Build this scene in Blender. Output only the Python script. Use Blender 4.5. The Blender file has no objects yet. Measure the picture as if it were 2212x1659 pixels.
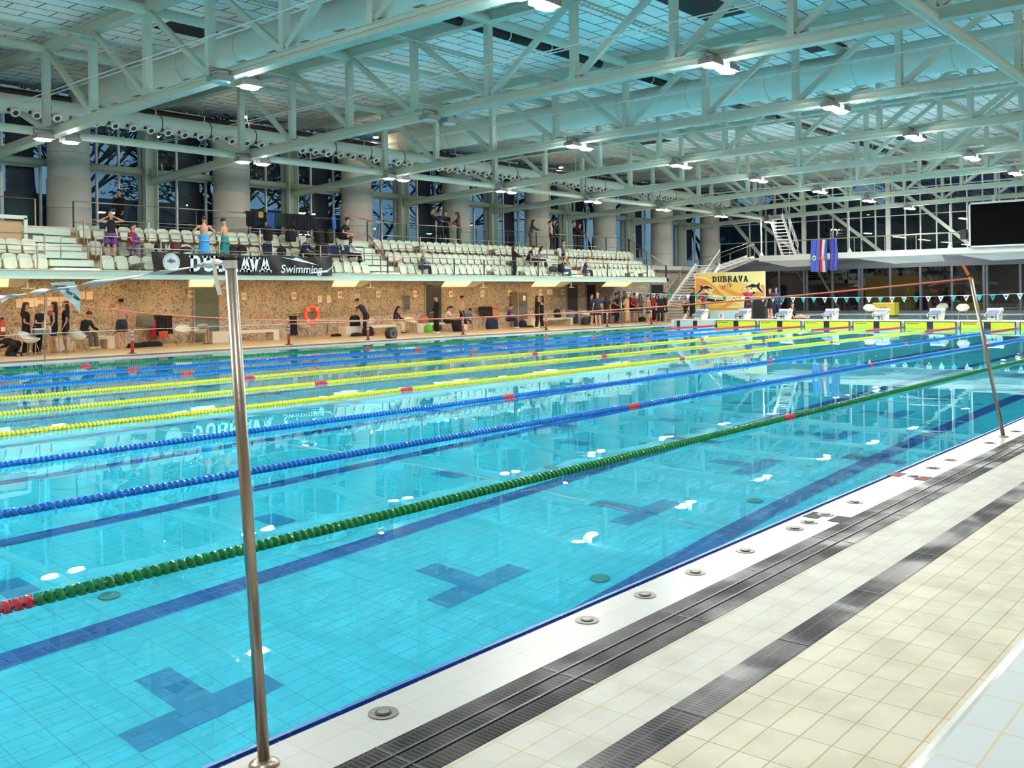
import bpy, math, random
import numpy as np
from mathutils import Matrix, Vector, Quaternion
random.seed(7)
S = bpy.context.scene
COL = S.collection
# ------------------------------------------------------------------ camera
YAW, ROLL = 0.70332, -0.01403
CP = Vector((2.59568, -3.12949, 1.68218)); FPX, PX, PY = 2083.94, 1106.0, 642.634
cf = Vector((math.cos(YAW), math.sin(YAW), 0)); cr = Vector((math.sin(YAW), -math.cos(YAW), 0)); cu = Vector((0, 0, 1))
cr2 = math.cos(ROLL)*cr + math.sin(ROLL)*cu; cu2 = -math.sin(ROLL)*cr + math.cos(ROLL)*cu
cam = bpy.data.cameras.new('camera'); co = bpy.data.objects.new('camera', cam); COL.objects.link(co); S.camera = co
co.matrix_world = Matrix(((cr2.x, cu2.x, -cf.x, CP.x), (cr2.y, cu2.y, -cf.y, CP.y), (cr2.z, cu2.z, -cf.z, CP.z), (0, 0, 0, 1)))
cam.sensor_fit = 'HORIZONTAL'; cam.sensor_width = 36; cam.lens = 36*FPX/2212
cam.shift_y = -(829.5-PY)/2212; cam.clip_end = 600; cam.clip_start = 0.05
# ------------------------------------------------------------------ world, exposure
W = bpy.data.worlds.new('world'); S.world = W; W.use_nodes = True
wn = W.node_tree.nodes; wl = W.node_tree.links
bg = wn['Background']; bg.inputs[1].default_value = 0.7
tc = wn.new('ShaderNodeTexCoord'); sp = wn.new('ShaderNodeSeparateXYZ'); rp = wn.new('ShaderNodeValToRGB')
wl.new(tc.outputs['Generated'], sp.inputs[0]); wl.new(sp.outputs[2], rp.inputs[0]); wl.new(rp.outputs[0], bg.inputs[0])
rp.color_ramp.elements[0].position = 0.0; rp.color_ramp.elements[0].color = (0.15, 0.31, 0.45, 1)
rp.color_ramp.elements[1].position = 0.5; rp.color_ramp.elements[1].color = (0.08, 0.20, 0.36, 1)
vs = S.view_settings; vs.view_transform = 'Standard'; vs.look = 'None'; vs.gamma = 1; vs.exposure = 0.27
LAMP = 480.0        # radiance of the roof flood lights
WARM = 22.0
cy = S.cycles; cy.use_denoising = True; cy.sample_clamp_indirect = 0; cy.max_bounces = 9; cy.diffuse_bounces = 4
cy.glossy_bounces = 3; cy.transmission_bounces = 5; cy.transparent_max_bounces = 8; cy.caustics_refractive = True; cy.caustics_reflective = False
try: S.display_settings.display_device = 'sRGB'
except Exception: pass

# ------------------------------------------------------------------ pixel helpers
def ray(u, v):
    return cf + cr2*((u-PX)/FPX) - cu2*((v-PY)/FPX)
def at(u, v, ax, val):
    d = ray(u, v); t = (val-CP[ax])/d[ax]; return CP + d*t
def XY(u, Y, v=620): return at(u, v, 1, Y).x
def YX(u, X, v=620): return at(u, v, 0, X).y

# ------------------------------------------------------------------ materials
MATS = {}
def M(name, col, rough=.55, metal=0., spec=.5, emit=None, estr=1., alpha=None, noise=0., nscale=8., bump=0., bscale=30.):
    if name in MATS: return MATS[name]
    m = bpy.data.materials.new(name); m.use_nodes = True; nt = m.node_tree; b = nt.nodes['Principled BSDF']
    b.inputs['Base Color'].default_value = (*col, 1); b.inputs['Roughness'].default_value = rough
    b.inputs['Metallic'].default_value = metal; b.inputs['Specular IOR Level'].default_value = spec
    if emit: b.inputs['Emission Color'].default_value = (*emit, 1); b.inputs['Emission Strength'].default_value = estr
    if noise or bump:
        c = nt.nodes.new('ShaderNodeTexCoord')
        if noise:
            n = nt.nodes.new('ShaderNodeTexNoise'); n.inputs['Scale'].default_value = nscale; n.inputs['Detail'].default_value = 4
            r = nt.nodes.new('ShaderNodeMix'); r.data_type = 'RGBA'
            r.inputs[6].default_value = (*[x*(1-noise) for x in col], 1); r.inputs[7].default_value = (*[min(1, x*(1+noise)) for x in col], 1)
            nt.links.new(c.outputs['Object'], n.inputs['Vector']); nt.links.new(n.outputs[0], r.inputs[0]); nt.links.new(r.outputs[2], b.inputs['Base Color'])
        if bump:
            n2 = nt.nodes.new('ShaderNodeTexNoise'); n2.inputs['Scale'].default_value = bscale; bp = nt.nodes.new('ShaderNodeBump')
            bp.inputs['Strength'].default_value = bump; bp.inputs['Distance'].default_value = .02
            nt.links.new(c.outputs['Object'], n2.inputs['Vector']); nt.links.new(n2.outputs[0], bp.inputs['Height']); nt.links.new(bp.outputs[0], b.inputs['Normal'])
    MATS[name] = m; return m

def tile(name, base, grout, w, h, mortar=.004, off=0., rough=.25, loc=(0, 0, 0), var=.06, dirt=0., axes='XY', spec=.5, bump=.3):
    m = bpy.data.materials.new(name); m.use_nodes = True; nt = m.node_tree; N = nt.nodes; L = nt.links; b = N['Principled BSDF']
    c = N.new('ShaderNodeTexCoord'); mp = N.new('ShaderNodeMapping'); mp.inputs['Location'].default_value = loc
    if axes == 'XZ': mp.inputs['Rotation'].default_value = (math.pi/2, 0, 0)
    if axes == 'YX': mp.inputs['Rotation'].default_value = (0, 0, math.pi/2)
    L.new(c.outputs['Object'], mp.inputs[0])
    t = N.new('ShaderNodeTexBrick'); t.offset = off; t.squash = 1
    t.inputs['Scale'].default_value = 1; t.inputs['Mortar Size'].default_value = mortar; t.inputs['Mortar Smooth'].default_value = .2
    t.inputs['Brick Width'].default_value = w; t.inputs['Row Height'].default_value = h; t.inputs['Bias'].default_value = 0
    t.inputs['Color1'].default_value = (*[x*(1-var) for x in base], 1); t.inputs['Color2'].default_value = (*[min(1, x*(1+var)) for x in base], 1)
    t.inputs['Mortar'].default_value = (*grout, 1)
    L.new(mp.outputs[0], t.inputs['Vector'])
    out = t.outputs['Color']
    if dirt:
        n = N.new('ShaderNodeTexNoise'); n.inputs['Scale'].default_value = 3.5; n.inputs['Detail'].default_value = 6; L.new(c.outputs['Object'], n.inputs['Vector'])
        r = N.new('ShaderNodeMapRange'); r.inputs[1].default_value = .42; r.inputs[2].default_value = .75; r.inputs[3].default_value = 0; r.inputs[4].default_value = dirt
        L.new(n.outputs[0], r.inputs[0]); mx = N.new('ShaderNodeMix'); mx.data_type = 'RGBA'; mx.blend_type = 'MULTIPLY'
        mx.inputs[7].default_value = (.55, .52, .42, 1); L.new(r.outputs[0], mx.inputs[0]); L.new(out, mx.inputs[6]); out = mx.outputs[2]
    L.new(out, b.inputs['Base Color']); b.inputs['Roughness'].default_value = rough; b.inputs['Specular IOR Level'].default_value = spec
    if bump:
        bp = N.new('ShaderNodeBump'); bp.inputs['Strength'].default_value = bump; bp.inputs['Distance'].default_value = .004; bp.invert = True
        L.new(t.outputs['Fac'], bp.inputs['Height']); L.new(bp.outputs[0], b.inputs['Normal'])
    MATS[name] = m; return m

def thin_glass(name, tint, base=.07, rough=0.0, dark=0.):
    m = bpy.data.materials.new(name); m.use_nodes = True; nt = m.node_tree; nt.nodes.clear(); N = nt.nodes; L = nt.links
    o = N.new('ShaderNodeOutputMaterial'); mix = N.new('ShaderNodeMixShader'); tr = N.new('ShaderNodeBsdfTransparent'); gl = N.new('ShaderNodeBsdfGlossy')
    tr.inputs[0].default_value = (*tint, 1); gl.inputs['Roughness'].default_value = rough
    lw = N.new('ShaderNodeFresnel'); lw.inputs['IOR'].default_value = 1.5
    mr = N.new('ShaderNodeMapRange'); mr.inputs[1].default_value = .04; mr.inputs[2].default_value = 1; mr.inputs[3].default_value = base; mr.inputs[4].default_value = 1
    L.new(lw.outputs[0], mr.inputs[0]); L.new(mr.outputs[0], mix.inputs[0]); L.new(tr.outputs[0], mix.inputs[1]); L.new(gl.outputs[0], mix.inputs[2]); L.new(mix.outputs[0], o.inputs[0])
    MATS[name] = m; return m

STEEL = M('painted_steel', (.47, .56, .48), .5, noise=.06, nscale=2)
STEELW = M('white_painted_steel', (.74, .76, .74), .5)
INOX = M('stainless_steel', (.42, .35, .29), .36, 1., bump=.05, bscale=60)
DARKM = M('dark_metal', (.03, .035, .04), .4, .3)
BLACK = M('black_plastic', (.012, .012, .013), .5)
BLACKC = M('black_cloth', (.010, .010, .012), .9, bump=.4, bscale=25)
WHITEP = M('white_plastic', (.72, .73, .66), .32)
SEATP = M('seat_plastic', (.54, .60, .48), .35)
CONC = M('concrete', (.52, .52, .47), .8, noise=.08, nscale=1.5, bump=.15, bscale=18)
WHITE = M('white_paint', (.75, .76, .73), .6)
FASCIA = M('fascia_paint', (.55, .70, .62), .45)
PAPER = M('paper', (.80, .72, .64), .8)
GREY = M('grey_metal', (.28, .28, .27), .5, .2)
BRONZE = M('bench_concrete', (.74, .66, .52), .6, noise=.05, nscale=4)
REDP = M('red_plastic', (.42, .05, .05), .4)
ORANGE = M('orange_plastic', (.85, .13, .05), .45)
ROPEO = M('orange_rope', (.72, .20, .10), .7)
ROPEW = M('white_rope', (.75, .74, .72), .7)
YEL = M('yellow_pad', (.62, .70, .02), .45)
YELB = M('yellow_crate', (.50, .37, .03), .6)
GLASS = thin_glass('window_glass', (.80, .86, .92), .10)
GLASSD = thin_glass('tinted_glass', (.35, .38, .44), .10)
GLASSR = thin_glass('balustrade_glass', (.82, .90, .88), .05)
TILE_DECK = tile('deck_tile', (.62, .585, .46), (.42, .33, .15), .25, .125, .0035, loc=(-.08, -.05, 0), rough=.42, dirt=.55, var=.04, spec=.2)
TILE_WET = tile('wet_deck_tile', (.55, .56, .51), (.50, .44, .25), .25, .125, .0035, loc=(-.08, -.05, 0), rough=.45, dirt=.45, var=.03, spec=.15)
TILE_RIM = tile('rim_tile', (.50, .52, .505), (.42, .42, .38), .25, .19, .002, loc=(-.08, -.19, 0), rough=.32, var=.02, spec=.18)
TILE_BENCH = tile('bench_tile', (.62, .68, .70), (.62, .55, .38), .245, .122, .0035, loc=(-.13, -.02, 0), rough=.35, var=.02, spec=.3)
TILE_FAR = tile('far_deck_tile', (.60, .46, .28), (.42, .34, .22), .25, .25, .004, rough=.4, dirt=.3)
TILE_POOL = tile('pool_tile', (.045, .67, .90), (.03, .46, .64), .25, .125, .0045, loc=(-.14, -.075, 0), rough=.4, var=.035, bump=.1)
TILE_BLUE = tile('blue_pool_tile', (.001, .09, .42), (.01, .28, .56), .25, .125, .005, loc=(-.14, -.1, 0), rough=.4, var=.08, bump=.1)
TILE_MARK = tile('mark_tile', (.002, .27, .56), (.002, .24, .50), .25, .125, .003, loc=(-.14, -.1, 0), rough=.4, var=.03, bump=0)
CEILM = tile('ceiling_panel', (.92, .98, .98), (.12, .18, .18), 1.25, .6, .028, off=.5, rough=.6, var=.03, spec=.3)
WALL_CLAD = None

def clad(name):
    m = bpy.data.materials.new(name); m.use_nodes = True; N = m.node_tree.nodes; L = m.node_tree.links; b = N['Principled BSDF']
    c = N.new('ShaderNodeTexCoord'); mp = N.new('ShaderNodeMapping'); mp.inputs['Scale'].default_value = (1, 1, 1)
    L.new(c.outputs['Object'], mp.inputs[0])
    n = N.new('ShaderNodeTexNoise'); n.inputs['Scale'].default_value = 8.5; n.inputs['Detail'].default_value = 1.5; n.inputs['Distortion'].default_value = 1.8
    L.new(mp.outputs[0], n.inputs['Vector'])
    r = N.new('ShaderNodeValToRGB'); r.color_ramp.elements[0].position = .40; r.color_ramp.elements[0].color = (.20, .16, .115, 1)
    r.color_ramp.elements[1].position = .52; r.color_ramp.elements[1].color = (.54, .47, .38, 1)
    e = r.color_ramp.elements.new(.60); e.color = (.40, .34, .26, 1)
    L.new(n.outputs[0], r.inputs[0]); L.new(r.outputs[0], b.inputs['Base Color']); b.inputs['Roughness'].default_value = .8
    bp = N.new('ShaderNodeBump'); bp.inputs['Strength'].default_value = .6; bp.inputs['Distance'].default_value = .03; L.new(n.outputs[0], bp.inputs['Height']); L.new(bp.outputs[0], b.inputs['Normal'])
    return m
WALL_CLAD = clad('patterned_cladding')

def grate_mat(name, base, slot, pitch, rows):
    m = bpy.data.materials.new(name); m.use_nodes = True; N = m.node_tree.nodes; L = m.node_tree.links; b = N['Principled BSDF']
    c = N.new('ShaderNodeTexCoord'); t = N.new('ShaderNodeTexBrick'); t.offset = 0
    t.inputs['Scale'].default_value = 1; t.inputs['Brick Width'].default_value = pitch; t.inputs['Row Height'].default_value = rows
    t.inputs['Mortar Size'].default_value = pitch*.27; t.inputs['Mortar Smooth'].default_value = .1
    L.new(c.outputs['Object'], t.inputs['Vector'])
    t.inputs['Color1'].default_value = (*slot, 1); t.inputs['Color2'].default_value = (*slot, 1); t.inputs['Mortar'].default_value = (*base, 1)
    n = N.new('ShaderNodeTexNoise'); n.inputs['Scale'].default_value = 2.2; n.inputs['Detail'].default_value = 3; L.new(c.outputs['Object'], n.inputs['Vector'])
    r = N.new('ShaderNodeMapRange'); r.inputs[1].default_value = .4; r.inputs[2].default_value = .62; r.inputs[3].default_value = .28; r.inputs[4].default_value = .6; L.new(n.outputs[0], r.inputs[0])
    L.new(t.outputs['Color'], b.inputs['Base Color']); L.new(r.outputs[0], b.inputs['Roughness']); b.inputs['Specular IOR Level'].default_value = .10
    bp = N.new('ShaderNodeBump'); bp.inputs['Strength'].default_value = .5; bp.inputs['Distance'].default_value = .01; L.new(t.outputs['Fac'], bp.inputs['Height']); L.new(bp.outputs[0], b.inputs['Normal'])
    return m
GRATE = grate_mat('gutter_grate', (.040, .048, .047), (.005, .006, .006), .024, .1)
GRATE2 = grate_mat('drain_grate', (.065, .075, .08), (.008, .009, .009), .024, .08)

def water_mat(name, tint, scale=1.1, strength=.045):
    m = bpy.data.materials.new(name); m.use_nodes = True; nt = m.node_tree; nt.nodes.clear(); N = nt.nodes; L = nt.links
    o = N.new('ShaderNodeOutputMaterial'); g = N.new('ShaderNodeBsdfGlass'); g.inputs['IOR'].default_value = 1.333; g.inputs['Roughness'].default_value = 0
    g.inputs['Color'].default_value = (*tint, 1); L.new(g.outputs[0], o.inputs[0])
    c = N.new('ShaderNodeTexCoord'); mp = N.new('ShaderNodeMapping'); mp.inputs['Rotation'].default_value = (0, 0, .7); mp.inputs['Scale'].default_value = (.8, .45, 1)
    L.new(c.outputs['Object'], mp.inputs[0])
    n = N.new('ShaderNodeTexNoise'); n.inputs['Scale'].default_value = scale; n.inputs['Detail'].default_value = 2.5; L.new(mp.outputs[0], n.inputs['Vector'])
    bp = N.new('ShaderNodeBump'); bp.inputs['Strength'].default_value = strength; bp.inputs['Distance'].default_value = .05
    L.new(n.outputs[0], bp.inputs['Height']); L.new(bp.outputs[0], g.inputs['Normal'])
    return m
WATER = water_mat('pool_water', (.76, .985, 1.0))
WATER2 = water_mat('training_pool_water', (.86, .98, 1.0), 3, .5)

# ------------------------------------------------------------------ mesh builder
class MB:
    def __init__(s): s.v = []; s.f = []; s.m = []; s.k = 0
    def add(s, vs, fs):
        b = len(s.v); s.v += [tuple(x) for x in vs]; s.f += [tuple(b+i for i in f) for f in fs]; s.m += [s.k]*len(fs); return s
    def mat(s, k): s.k = k; return s
    def box(s, a, b, rot=None, c=None):
        vs = [Vector((x, y, z)) for x in (a[0], b[0]) for y in (a[1], b[1]) for z in (a[2], b[2])]
        if rot is not None:
            c = Vector(c) if c else Vector([(a[i]+b[i])/2 for i in range(3)]); vs = [rot @ (v-c)+c for v in vs]
        return s.add(vs, [(0, 1, 3, 2), (4, 6, 7, 5), (0, 4, 5, 1), (2, 3, 7, 6), (0, 2, 6, 4), (1, 5, 7, 3)])
    def bar(s, p, q, w, h, up=(0, 0, 1)):
        p = Vector(p); q = Vector(q); d = (q-p).normalized(); u = Vector(up); x = d.cross(u)
        if x.length < 1e-3: x = d.cross(Vector((0, 1, 0)))
        x.normalize(); y = x.cross(d).normalized()
        vs = []
        for e in (p, q):
            for sx, sy in ((-1, -1), (1, -1), (1, 1), (-1, 1)): vs.append(e+x*sx*w/2+y*sy*h/2)
        return s.add(vs, [(0, 1, 2, 3), (7, 6, 5, 4), (0, 4, 5, 1), (1, 5, 6, 2), (2, 6, 7, 3), (3, 7, 4, 0)])
    def loft(s, pts, rad, n=10, side=(1, 0, 0), caps=True):
        pts = [Vector(p) for p in pts]; side = Vector(side); vs = []; N = len(pts)
        for i, p in enumerate(pts):
            t = (pts[min(i+1, N-1)]-pts[max(i-1, 0)]).normalized()
            a = side - t*side.dot(t)
            if a.length < .05:
                a = Vector((0, 1, 0)); a = a-t*a.dot(t)
                if a.length < .05: a = Vector((0, 0, 1)); a = a-t*a.dot(t)
            a.normalize(); b = t.cross(a); r = rad[i] if isinstance(rad, (list, tuple)) else rad
            rx, ry = r if isinstance(r, (list, tuple)) else (r, r)
            for k in range(n):
                g = 2*math.pi*k/n; vs.append(p+a*math.cos(g)*rx+b*math.sin(g)*ry)
        fs = []
        for i in range(N-1):
            for k in range(n):
                k2 = (k+1) % n; fs.append((i*n+k, i*n+k2, (i+1)*n+k2, (i+1)*n+k))
        if caps: fs.append(tuple(range(n-1, -1, -1))); fs.append(tuple((N-1)*n+k for k in range(n)))
        return s.add(vs, fs)
    def tube(s, p, q, r, n=10): return s.loft([p, q], r, n)
    def ell(s, c, r, n=12, m=8, rot=None):
        vs = []; c = Vector(c)
        for i in range(1, m):
            th = math.pi*i/m
            for k in range(n):
                g = 2*math.pi*k/n; v = Vector((r[0]*math.sin(th)*math.cos(g), r[1]*math.sin(th)*math.sin(g), r[2]*math.cos(th)))
                if rot is not None: v = rot @ v
                vs.append(c+v)
        t = Vector((0, 0, r[2])); b = -t
        if rot is not None: t = rot @ t; b = rot @ b
        vs += [c+t, c+b]; T = len(vs)-2; fs = []
        for k in range(n): fs.append((T, k, (k+1) % n)); fs.append((T+1, (m-2)*n+(k+1) % n, (m-2)*n+k))
        for i in range(m-2):
            for k in range(n): k2 = (k+1) % n; fs.append((i*n+k, (i+1)*n+k, (i+1)*n+k2, i*n+k2))
        return s.add(vs, fs)
    def prism(s, poly, thick, fr):
        # poly: 2-D points, fr: function (x, y, d) -> 3-D point
        n = len(poly); vs = [fr(x, y, 0) for x, y in poly]+[fr(x, y, thick) for x, y in poly]
        fs = [tuple(range(n)), tuple(range(2*n-1, n-1, -1))]+[(i, i+n, (i+1) % n+n, (i+1) % n) for i in range(n)]
        return s.add(vs, fs)
    def mesh(s, name, mats, smooth=False, off=(0, 0, 0)):
        me = bpy.data.meshes.new(name); o = off
        me.from_pydata([(x-o[0], y-o[1], z-o[2]) for x, y, z in s.v], [], s.f)
        for m in (mats if isinstance(mats, (list, tuple)) else [mats]): me.materials.append(m)
        me.polygons.foreach_set('material_index', s.m)
        if smooth: me.polygons.foreach_set('use_smooth', [True]*len(s.f))
        me.update(); return me
    def build(s, name, mats, parent=None, smooth=False, loc=None):
        o = bpy.data.objects.new(name, s.mesh(name, mats, smooth, loc or (0, 0, 0))); COL.objects.link(o)
        if parent: o.parent = parent
        if loc: o.location = loc
        return o
def link(name, me, parent=None, loc=(0, 0, 0), rot=(0, 0, 0)):
    o = bpy.data.objects.new(name, me); COL.objects.link(o); o.location = loc; o.rotation_euler = rot
    if parent: o.parent = parent
    return o
def tag(o, label=None, cat=None, group=None, kind=None):
    if label: o['label'] = label
    if cat: o['category'] = cat
    if group: o['group'] = group
    if kind: o['kind'] = kind
    return o
def thing(name, label, cat, loc=(0, 0, 0), rz=0, group=None):
    o = bpy.data.objects.new(name, None); COL.objects.link(o); o.location = loc; o.rotation_euler = (0, 0, rz); o.empty_display_size = .1
    return tag(o, label, cat, group)
def wpart(name, mb, mats, t, smooth=False):
    """part given in world coordinates under an unrotated thing"""
    o = bpy.data.objects.new(name, mb.mesh(name, mats, smooth, tuple(t.location))); COL.objects.link(o); o.parent = t; return o
def struct(name, mb, mats, parent=None, smooth=False):
    o = mb.build(name, mats, parent, smooth)
    if not parent: o['kind'] = 'structure'
    return o
def text_mesh(txt, size, depth=.01, shear=0., bold=0., align='CENTER'):
    c = bpy.data.curves.new('t', 'FONT'); c.body = txt; c.size = size; c.extrude = depth/2; c.align_x = align; c.align_y = 'CENTER'; c.shear = shear; c.offset = bold
    o = bpy.data.objects.new('t', c); COL.objects.link(o)
    dg = bpy.context.evaluated_depsgraph_get(); me = bpy.data.meshes.new_from_object(o.evaluated_get(dg)); bpy.data.objects.remove(o); bpy.data.curves.remove(c)
    return me
def put_text(name, txt, size, mat, parent, loc, face, depth=.01, shear=0., bold=0., sx=1., sz=1.):
    """face: angle (deg) of the outward normal in plan; loc is local to parent"""
    me = text_mesh(txt, size, depth, shear, bold); me.materials.clear(); me.materials.append(mat)
    o = link(name, me, parent, loc, (math.pi/2, 0, math.radians(face+90))); o.scale = (sx, sz, 1); return o
ORD = 'first second third fourth fifth sixth seventh eighth ninth tenth eleventh twelfth thirteenth fourteenth fifteenth sixteenth seventeenth eighteenth nineteenth twentieth twenty-first twenty-second twenty-third twenty-fourth twenty-fifth twenty-sixth'.split()
# ================================================================== SETTING
WZ = -0.02      # water level
XP0, XP1, YP1 = 0.0, 50.0, 25.0
# pool basin with its lane lines, marks and inlets
b = MB()
D = -2.1+WZ
b.box((XP0-.2, -.2, D-.2), (XP1+.2, YP1+.2, D))                                   # floor
b.mat(1)
for k in range(10):                                                                # lane lines
    yc = 3.71+2.5*(k-1); x0, x1 = 2.0, 48.0
    b.box((x0, yc-.12, D), (x1, yc+.12, D+.004))
    for xx in (x0, x1-.24, 14.5): b.box((xx, yc-.38, D), (xx+.24, yc+.38, D+.005))
b.mat(2)
for k in range(-1, 19):                                                            # cross lane marks
    xc = 5.90+2.53*k
    if not .5 < xc < 49: continue
    b.box((xc-.5, 2.08, D), (xc+.5, 2.33, D+.004)); b.box((xc-.125, 2.33, D), (xc+.125, 2.84, D+.004))
    for yy in (4.98, ): b.box((xc-.13, yy-.21, D), (xc+.13, yy+.21, D+.004))
    b.box((xc-.5, 22.67, D), (xc+.5, 22.92, D+.004)); b.box((xc-.125, 22.16, D), (xc+.125, 22.67, D+.004))
struct('pool_basin', b, [TILE_POOL, TILE_BLUE, TILE_MARK])
b = MB()
b.box((XP0-.25, -.02, D), (XP1+.02, 0, WZ-.10)); b.box((XP0-.25, 24.99, D), (XP1+.02, 25.01, WZ-.1)); b.box((XP0-.02, 0, D), (XP0, 25, WZ-.1)); b.box((50, 0, D), (50.02, 25, WZ-.1))
b.mat(1)
b.box((XP0-.25, -.02, WZ-.10), (XP1+.02, .002, 0));  b.box((XP0-.02, 0, WZ-.1), (XP0, 25, 0))
struct('pool_wall', b, [TILE_POOL, TILE_BLUE])
for n_, (xx, yy) in enumerate([(6.33+2.83*i, 4.25) for i in range(12)]+[(9.13+2.83*i, 1.5) for i in range(12)]):
    o = MB().loft([(xx, yy, D), (xx, yy, D+.03)], .085, 16).build('floor_inlet', M('inlet', (.05, .28, .30), .5), loc=(xx, yy, D)); tag(o, 'round grey inlet in the pool floor, %s in the %s' % (ORD[n_ % 12], 'inner row' if n_ < 12 else 'row beside the wall'), 'pool inlet', 'round inlets in the pool floor')
w = MB(); w.add([(XP0, 0, WZ), (XP1, 0, WZ), (XP1, 25, WZ), (XP0, 25, WZ)], [(0, 1, 2, 3)]); o = struct('water_surface', w, WATER)
# near deck
b = MB()
b.mat(0).box((-3, -.38, -.4), (60, -.055, 0)); b.mat(4).box((-3, -.055, -.4), (60, .0, -.010))
b.mat(1).box((-3, -1.06, -.4), (60, -.68, 0))
b.mat(2).box((-3, -6.5, -.4), (60, -1.22, 0))
b.mat(3).box((-3, -.70, -.4), (60, -.36, -.02)); b.box((-3, -1.24, -.4), (60, -1.04, -.02))
struct('floor_near_deck', b, [TILE_RIM, TILE_WET, TILE_DECK, BLACK, tile('edge_tile_blue', (.004, .035, .22), (.2, .3, .5), .25, .2, .003, loc=(-.08, 0, 0), rough=.3, spec=.2)])
def grating(name, y0, y1, segs, mat, label, ribs):
    x = 0.0; i = 0
    o = MB().box((-2, y0, -.015), (60, y1, .002)).build(name, mat); tag(o, label, 'drain grating')
    r = MB()
    for yy in ribs: r.box((-2, yy-.006, 0), (60, yy+.006, .006))
    r.build('rib', DARKM, o)
    while x < 30: MB().box((x, y0, .001), (x+.012, y1, .0035)).build('grating_joint', DARKM, o); x += segs
grating('gutter_grating', -.68, -.38, 1.0, GRATE, 'wide dark grey slotted overflow grating along the near pool edge', (-.578, -.482))
grating('drain_channel', -1.22, -1.06, 1.0, GRATE2, 'narrow grey slotted drain channel running across the beige deck tiles', ())
# raised tiled seat beside the camera
b = MB(); b.mat(0).box((-2, -6.5, 0), (60, -2.30, .45)); b.mat(1)
b.loft([(-2, -2.30, .425), (60, -2.30, .425)], .028, 12); b.box((-2, -2.30, 0), (60, -2.275, .425))
struct('trim_raised_tier', b, [TILE_BENCH, M('nosing_tile', (.70, .74, .74), .12)])
# far deck
b = MB()
b.mat(0).box((-3, 25.0, -.4), (50, 25.55, .012)); b.mat(1).box((-3, 25.55, -.4), (50, 26.32, .017))
b.mat(2).box((-3, 26.32, -.4), (50, 27.5, .02)); b.mat(3).box((-3, 27.5, -.4), (75, 32.4, .02)); b.box((50, 26.3, -.4), (75, 27.5, .02))
struct('floor_far_deck', b, [TILE_RIM, M('far_gutter', (.10, .08, .07), .5), M('far_rim', (.70, .62, .48), .3), TILE_FAR])
# block end deck
b = MB()
b.mat(0).box((50.9, -6, -.4), (54.0, 25.3, .25)); b.box((50, 25.3, -.4), (54, 26.4, .02)); b.box((66.5, -6, -.4), (72, 26.5, .25)); b.box((54, 23, -.4), (66.5, 26.5, .25)); b.box((66.5, 26.5, -.4), (70, 30.2, .25))
struct('floor_block_deck', b, [TILE_RIM])
w = MB(); w.add([(54, -6, .23), (66.5, -6, .23), (66.5, 23, .23), (54, 23, .23)], [(0, 1, 2, 3)]); struct('water_training_pool', w, WATER2)
b = MB().box((53.9, -6, -1.2), (66.6, 23, -1.1)); struct('floor_training_pool', b, [tile('light_pool_tile', (.55, .85, .95), (.3, .6, .7), .25, .125)])
# patterned wall under the stand
DOORS = [(419, 470, 'frosted'), (918, 951, 'dark'), (1224, 1246, 'dark'), (1266, 1285, 'open'), (1405, 1431, 'open')]
WY = 32.4
b = MB(); b.box((-2, WY, 0), (56, WY+.3, 4.3)); b.box((56, WY, 0), (74, WY+.3, 3.72))
struct('wall_left', b, WALL_CLAD)
# vertical panel joints
b = MB()
for x in np.arange(8, 73, 2.45): b.box((x-.012, WY-.006, 0), (x+.012, WY+.01, 3.7 if x > 56 else 4.2))
struct('trim_1', b, M('joint', (.30, .25, .18), .8))
DOORM = M('dark_door', (.045, .052, .055), .35); DOORF = M('frosted_door', (.10, .13, .10), .3, noise=.5, nscale=1.4)
for i, (u0, u1, kd) in enumerate(DOORS):
    x0, x1 = XY(u0, WY), XY(u1, WY); h = 2.42
    d = MB().box((x0, WY-.03, 0), (x1, WY+.01, h)); o = struct('door_%d' % (i+1), d, {'frosted': DOORF, 'dark': DOORM, 'open': M('doorway', (.012, .010, .010), .8)}[kd])
    f = MB(); f.box((x0-.07, WY-.06, 0), (x0, WY, h+.07)); f.box((x1, WY-.06, 0), (x1+.07, WY, h+.07)); f.box((x0-.07, WY-.06, h), (x1+.07, WY, h+.08)); f.build('door_frame', GREY, o)
    if kd != 'open':
        hd = MB().box((x1-.16, WY-.09, 1.0), (x1-.05, WY-.04, 1.05)); hd.build('door_handle', INOX, o)
# stand slab
FY = 28.6
SX0, SX1 = 6.0, 55.25
b = MB()
b.mat(0)
b.box((SX0, FY, 2.50), (SX1, FY+.25, 2.80)); b.box((SX0, FY-.06, 2.50), (SX1, FY, 2.53)); b.box((SX0, FY-.06, 2.77), (SX1, FY, 2.80))
b.box((SX1-.2, FY, 2.5), (SX1, WY, 2.8))
struct('trim_2', b, [FASCIA])
b = MB()
b.box((SX0, FY+.25, 2.60), (SX1-.2, 29.75, 2.62)); b.box((SX0, 29.65, 2.6), (54.9, 30.6, 3.15)); b.box((SX0, 30.5, 3.0), (54.9, 31.45, 3.77)); b.box((SX0, 31.3, 3.6), (55.5, 34.9, 4.42)); b.box((SX0, 29.7, 2.60), (54.9, 32.4, 2.64))
struct('floor_stand', b, [M('stand_concrete', (.55, .50, .38), .6, noise=.08, nscale=2)])
b = MB().box((55.5, 32.2, 3.45), (74, 35.2, 3.74)); struct('floor_gallery_end', b, [CONC])
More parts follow.
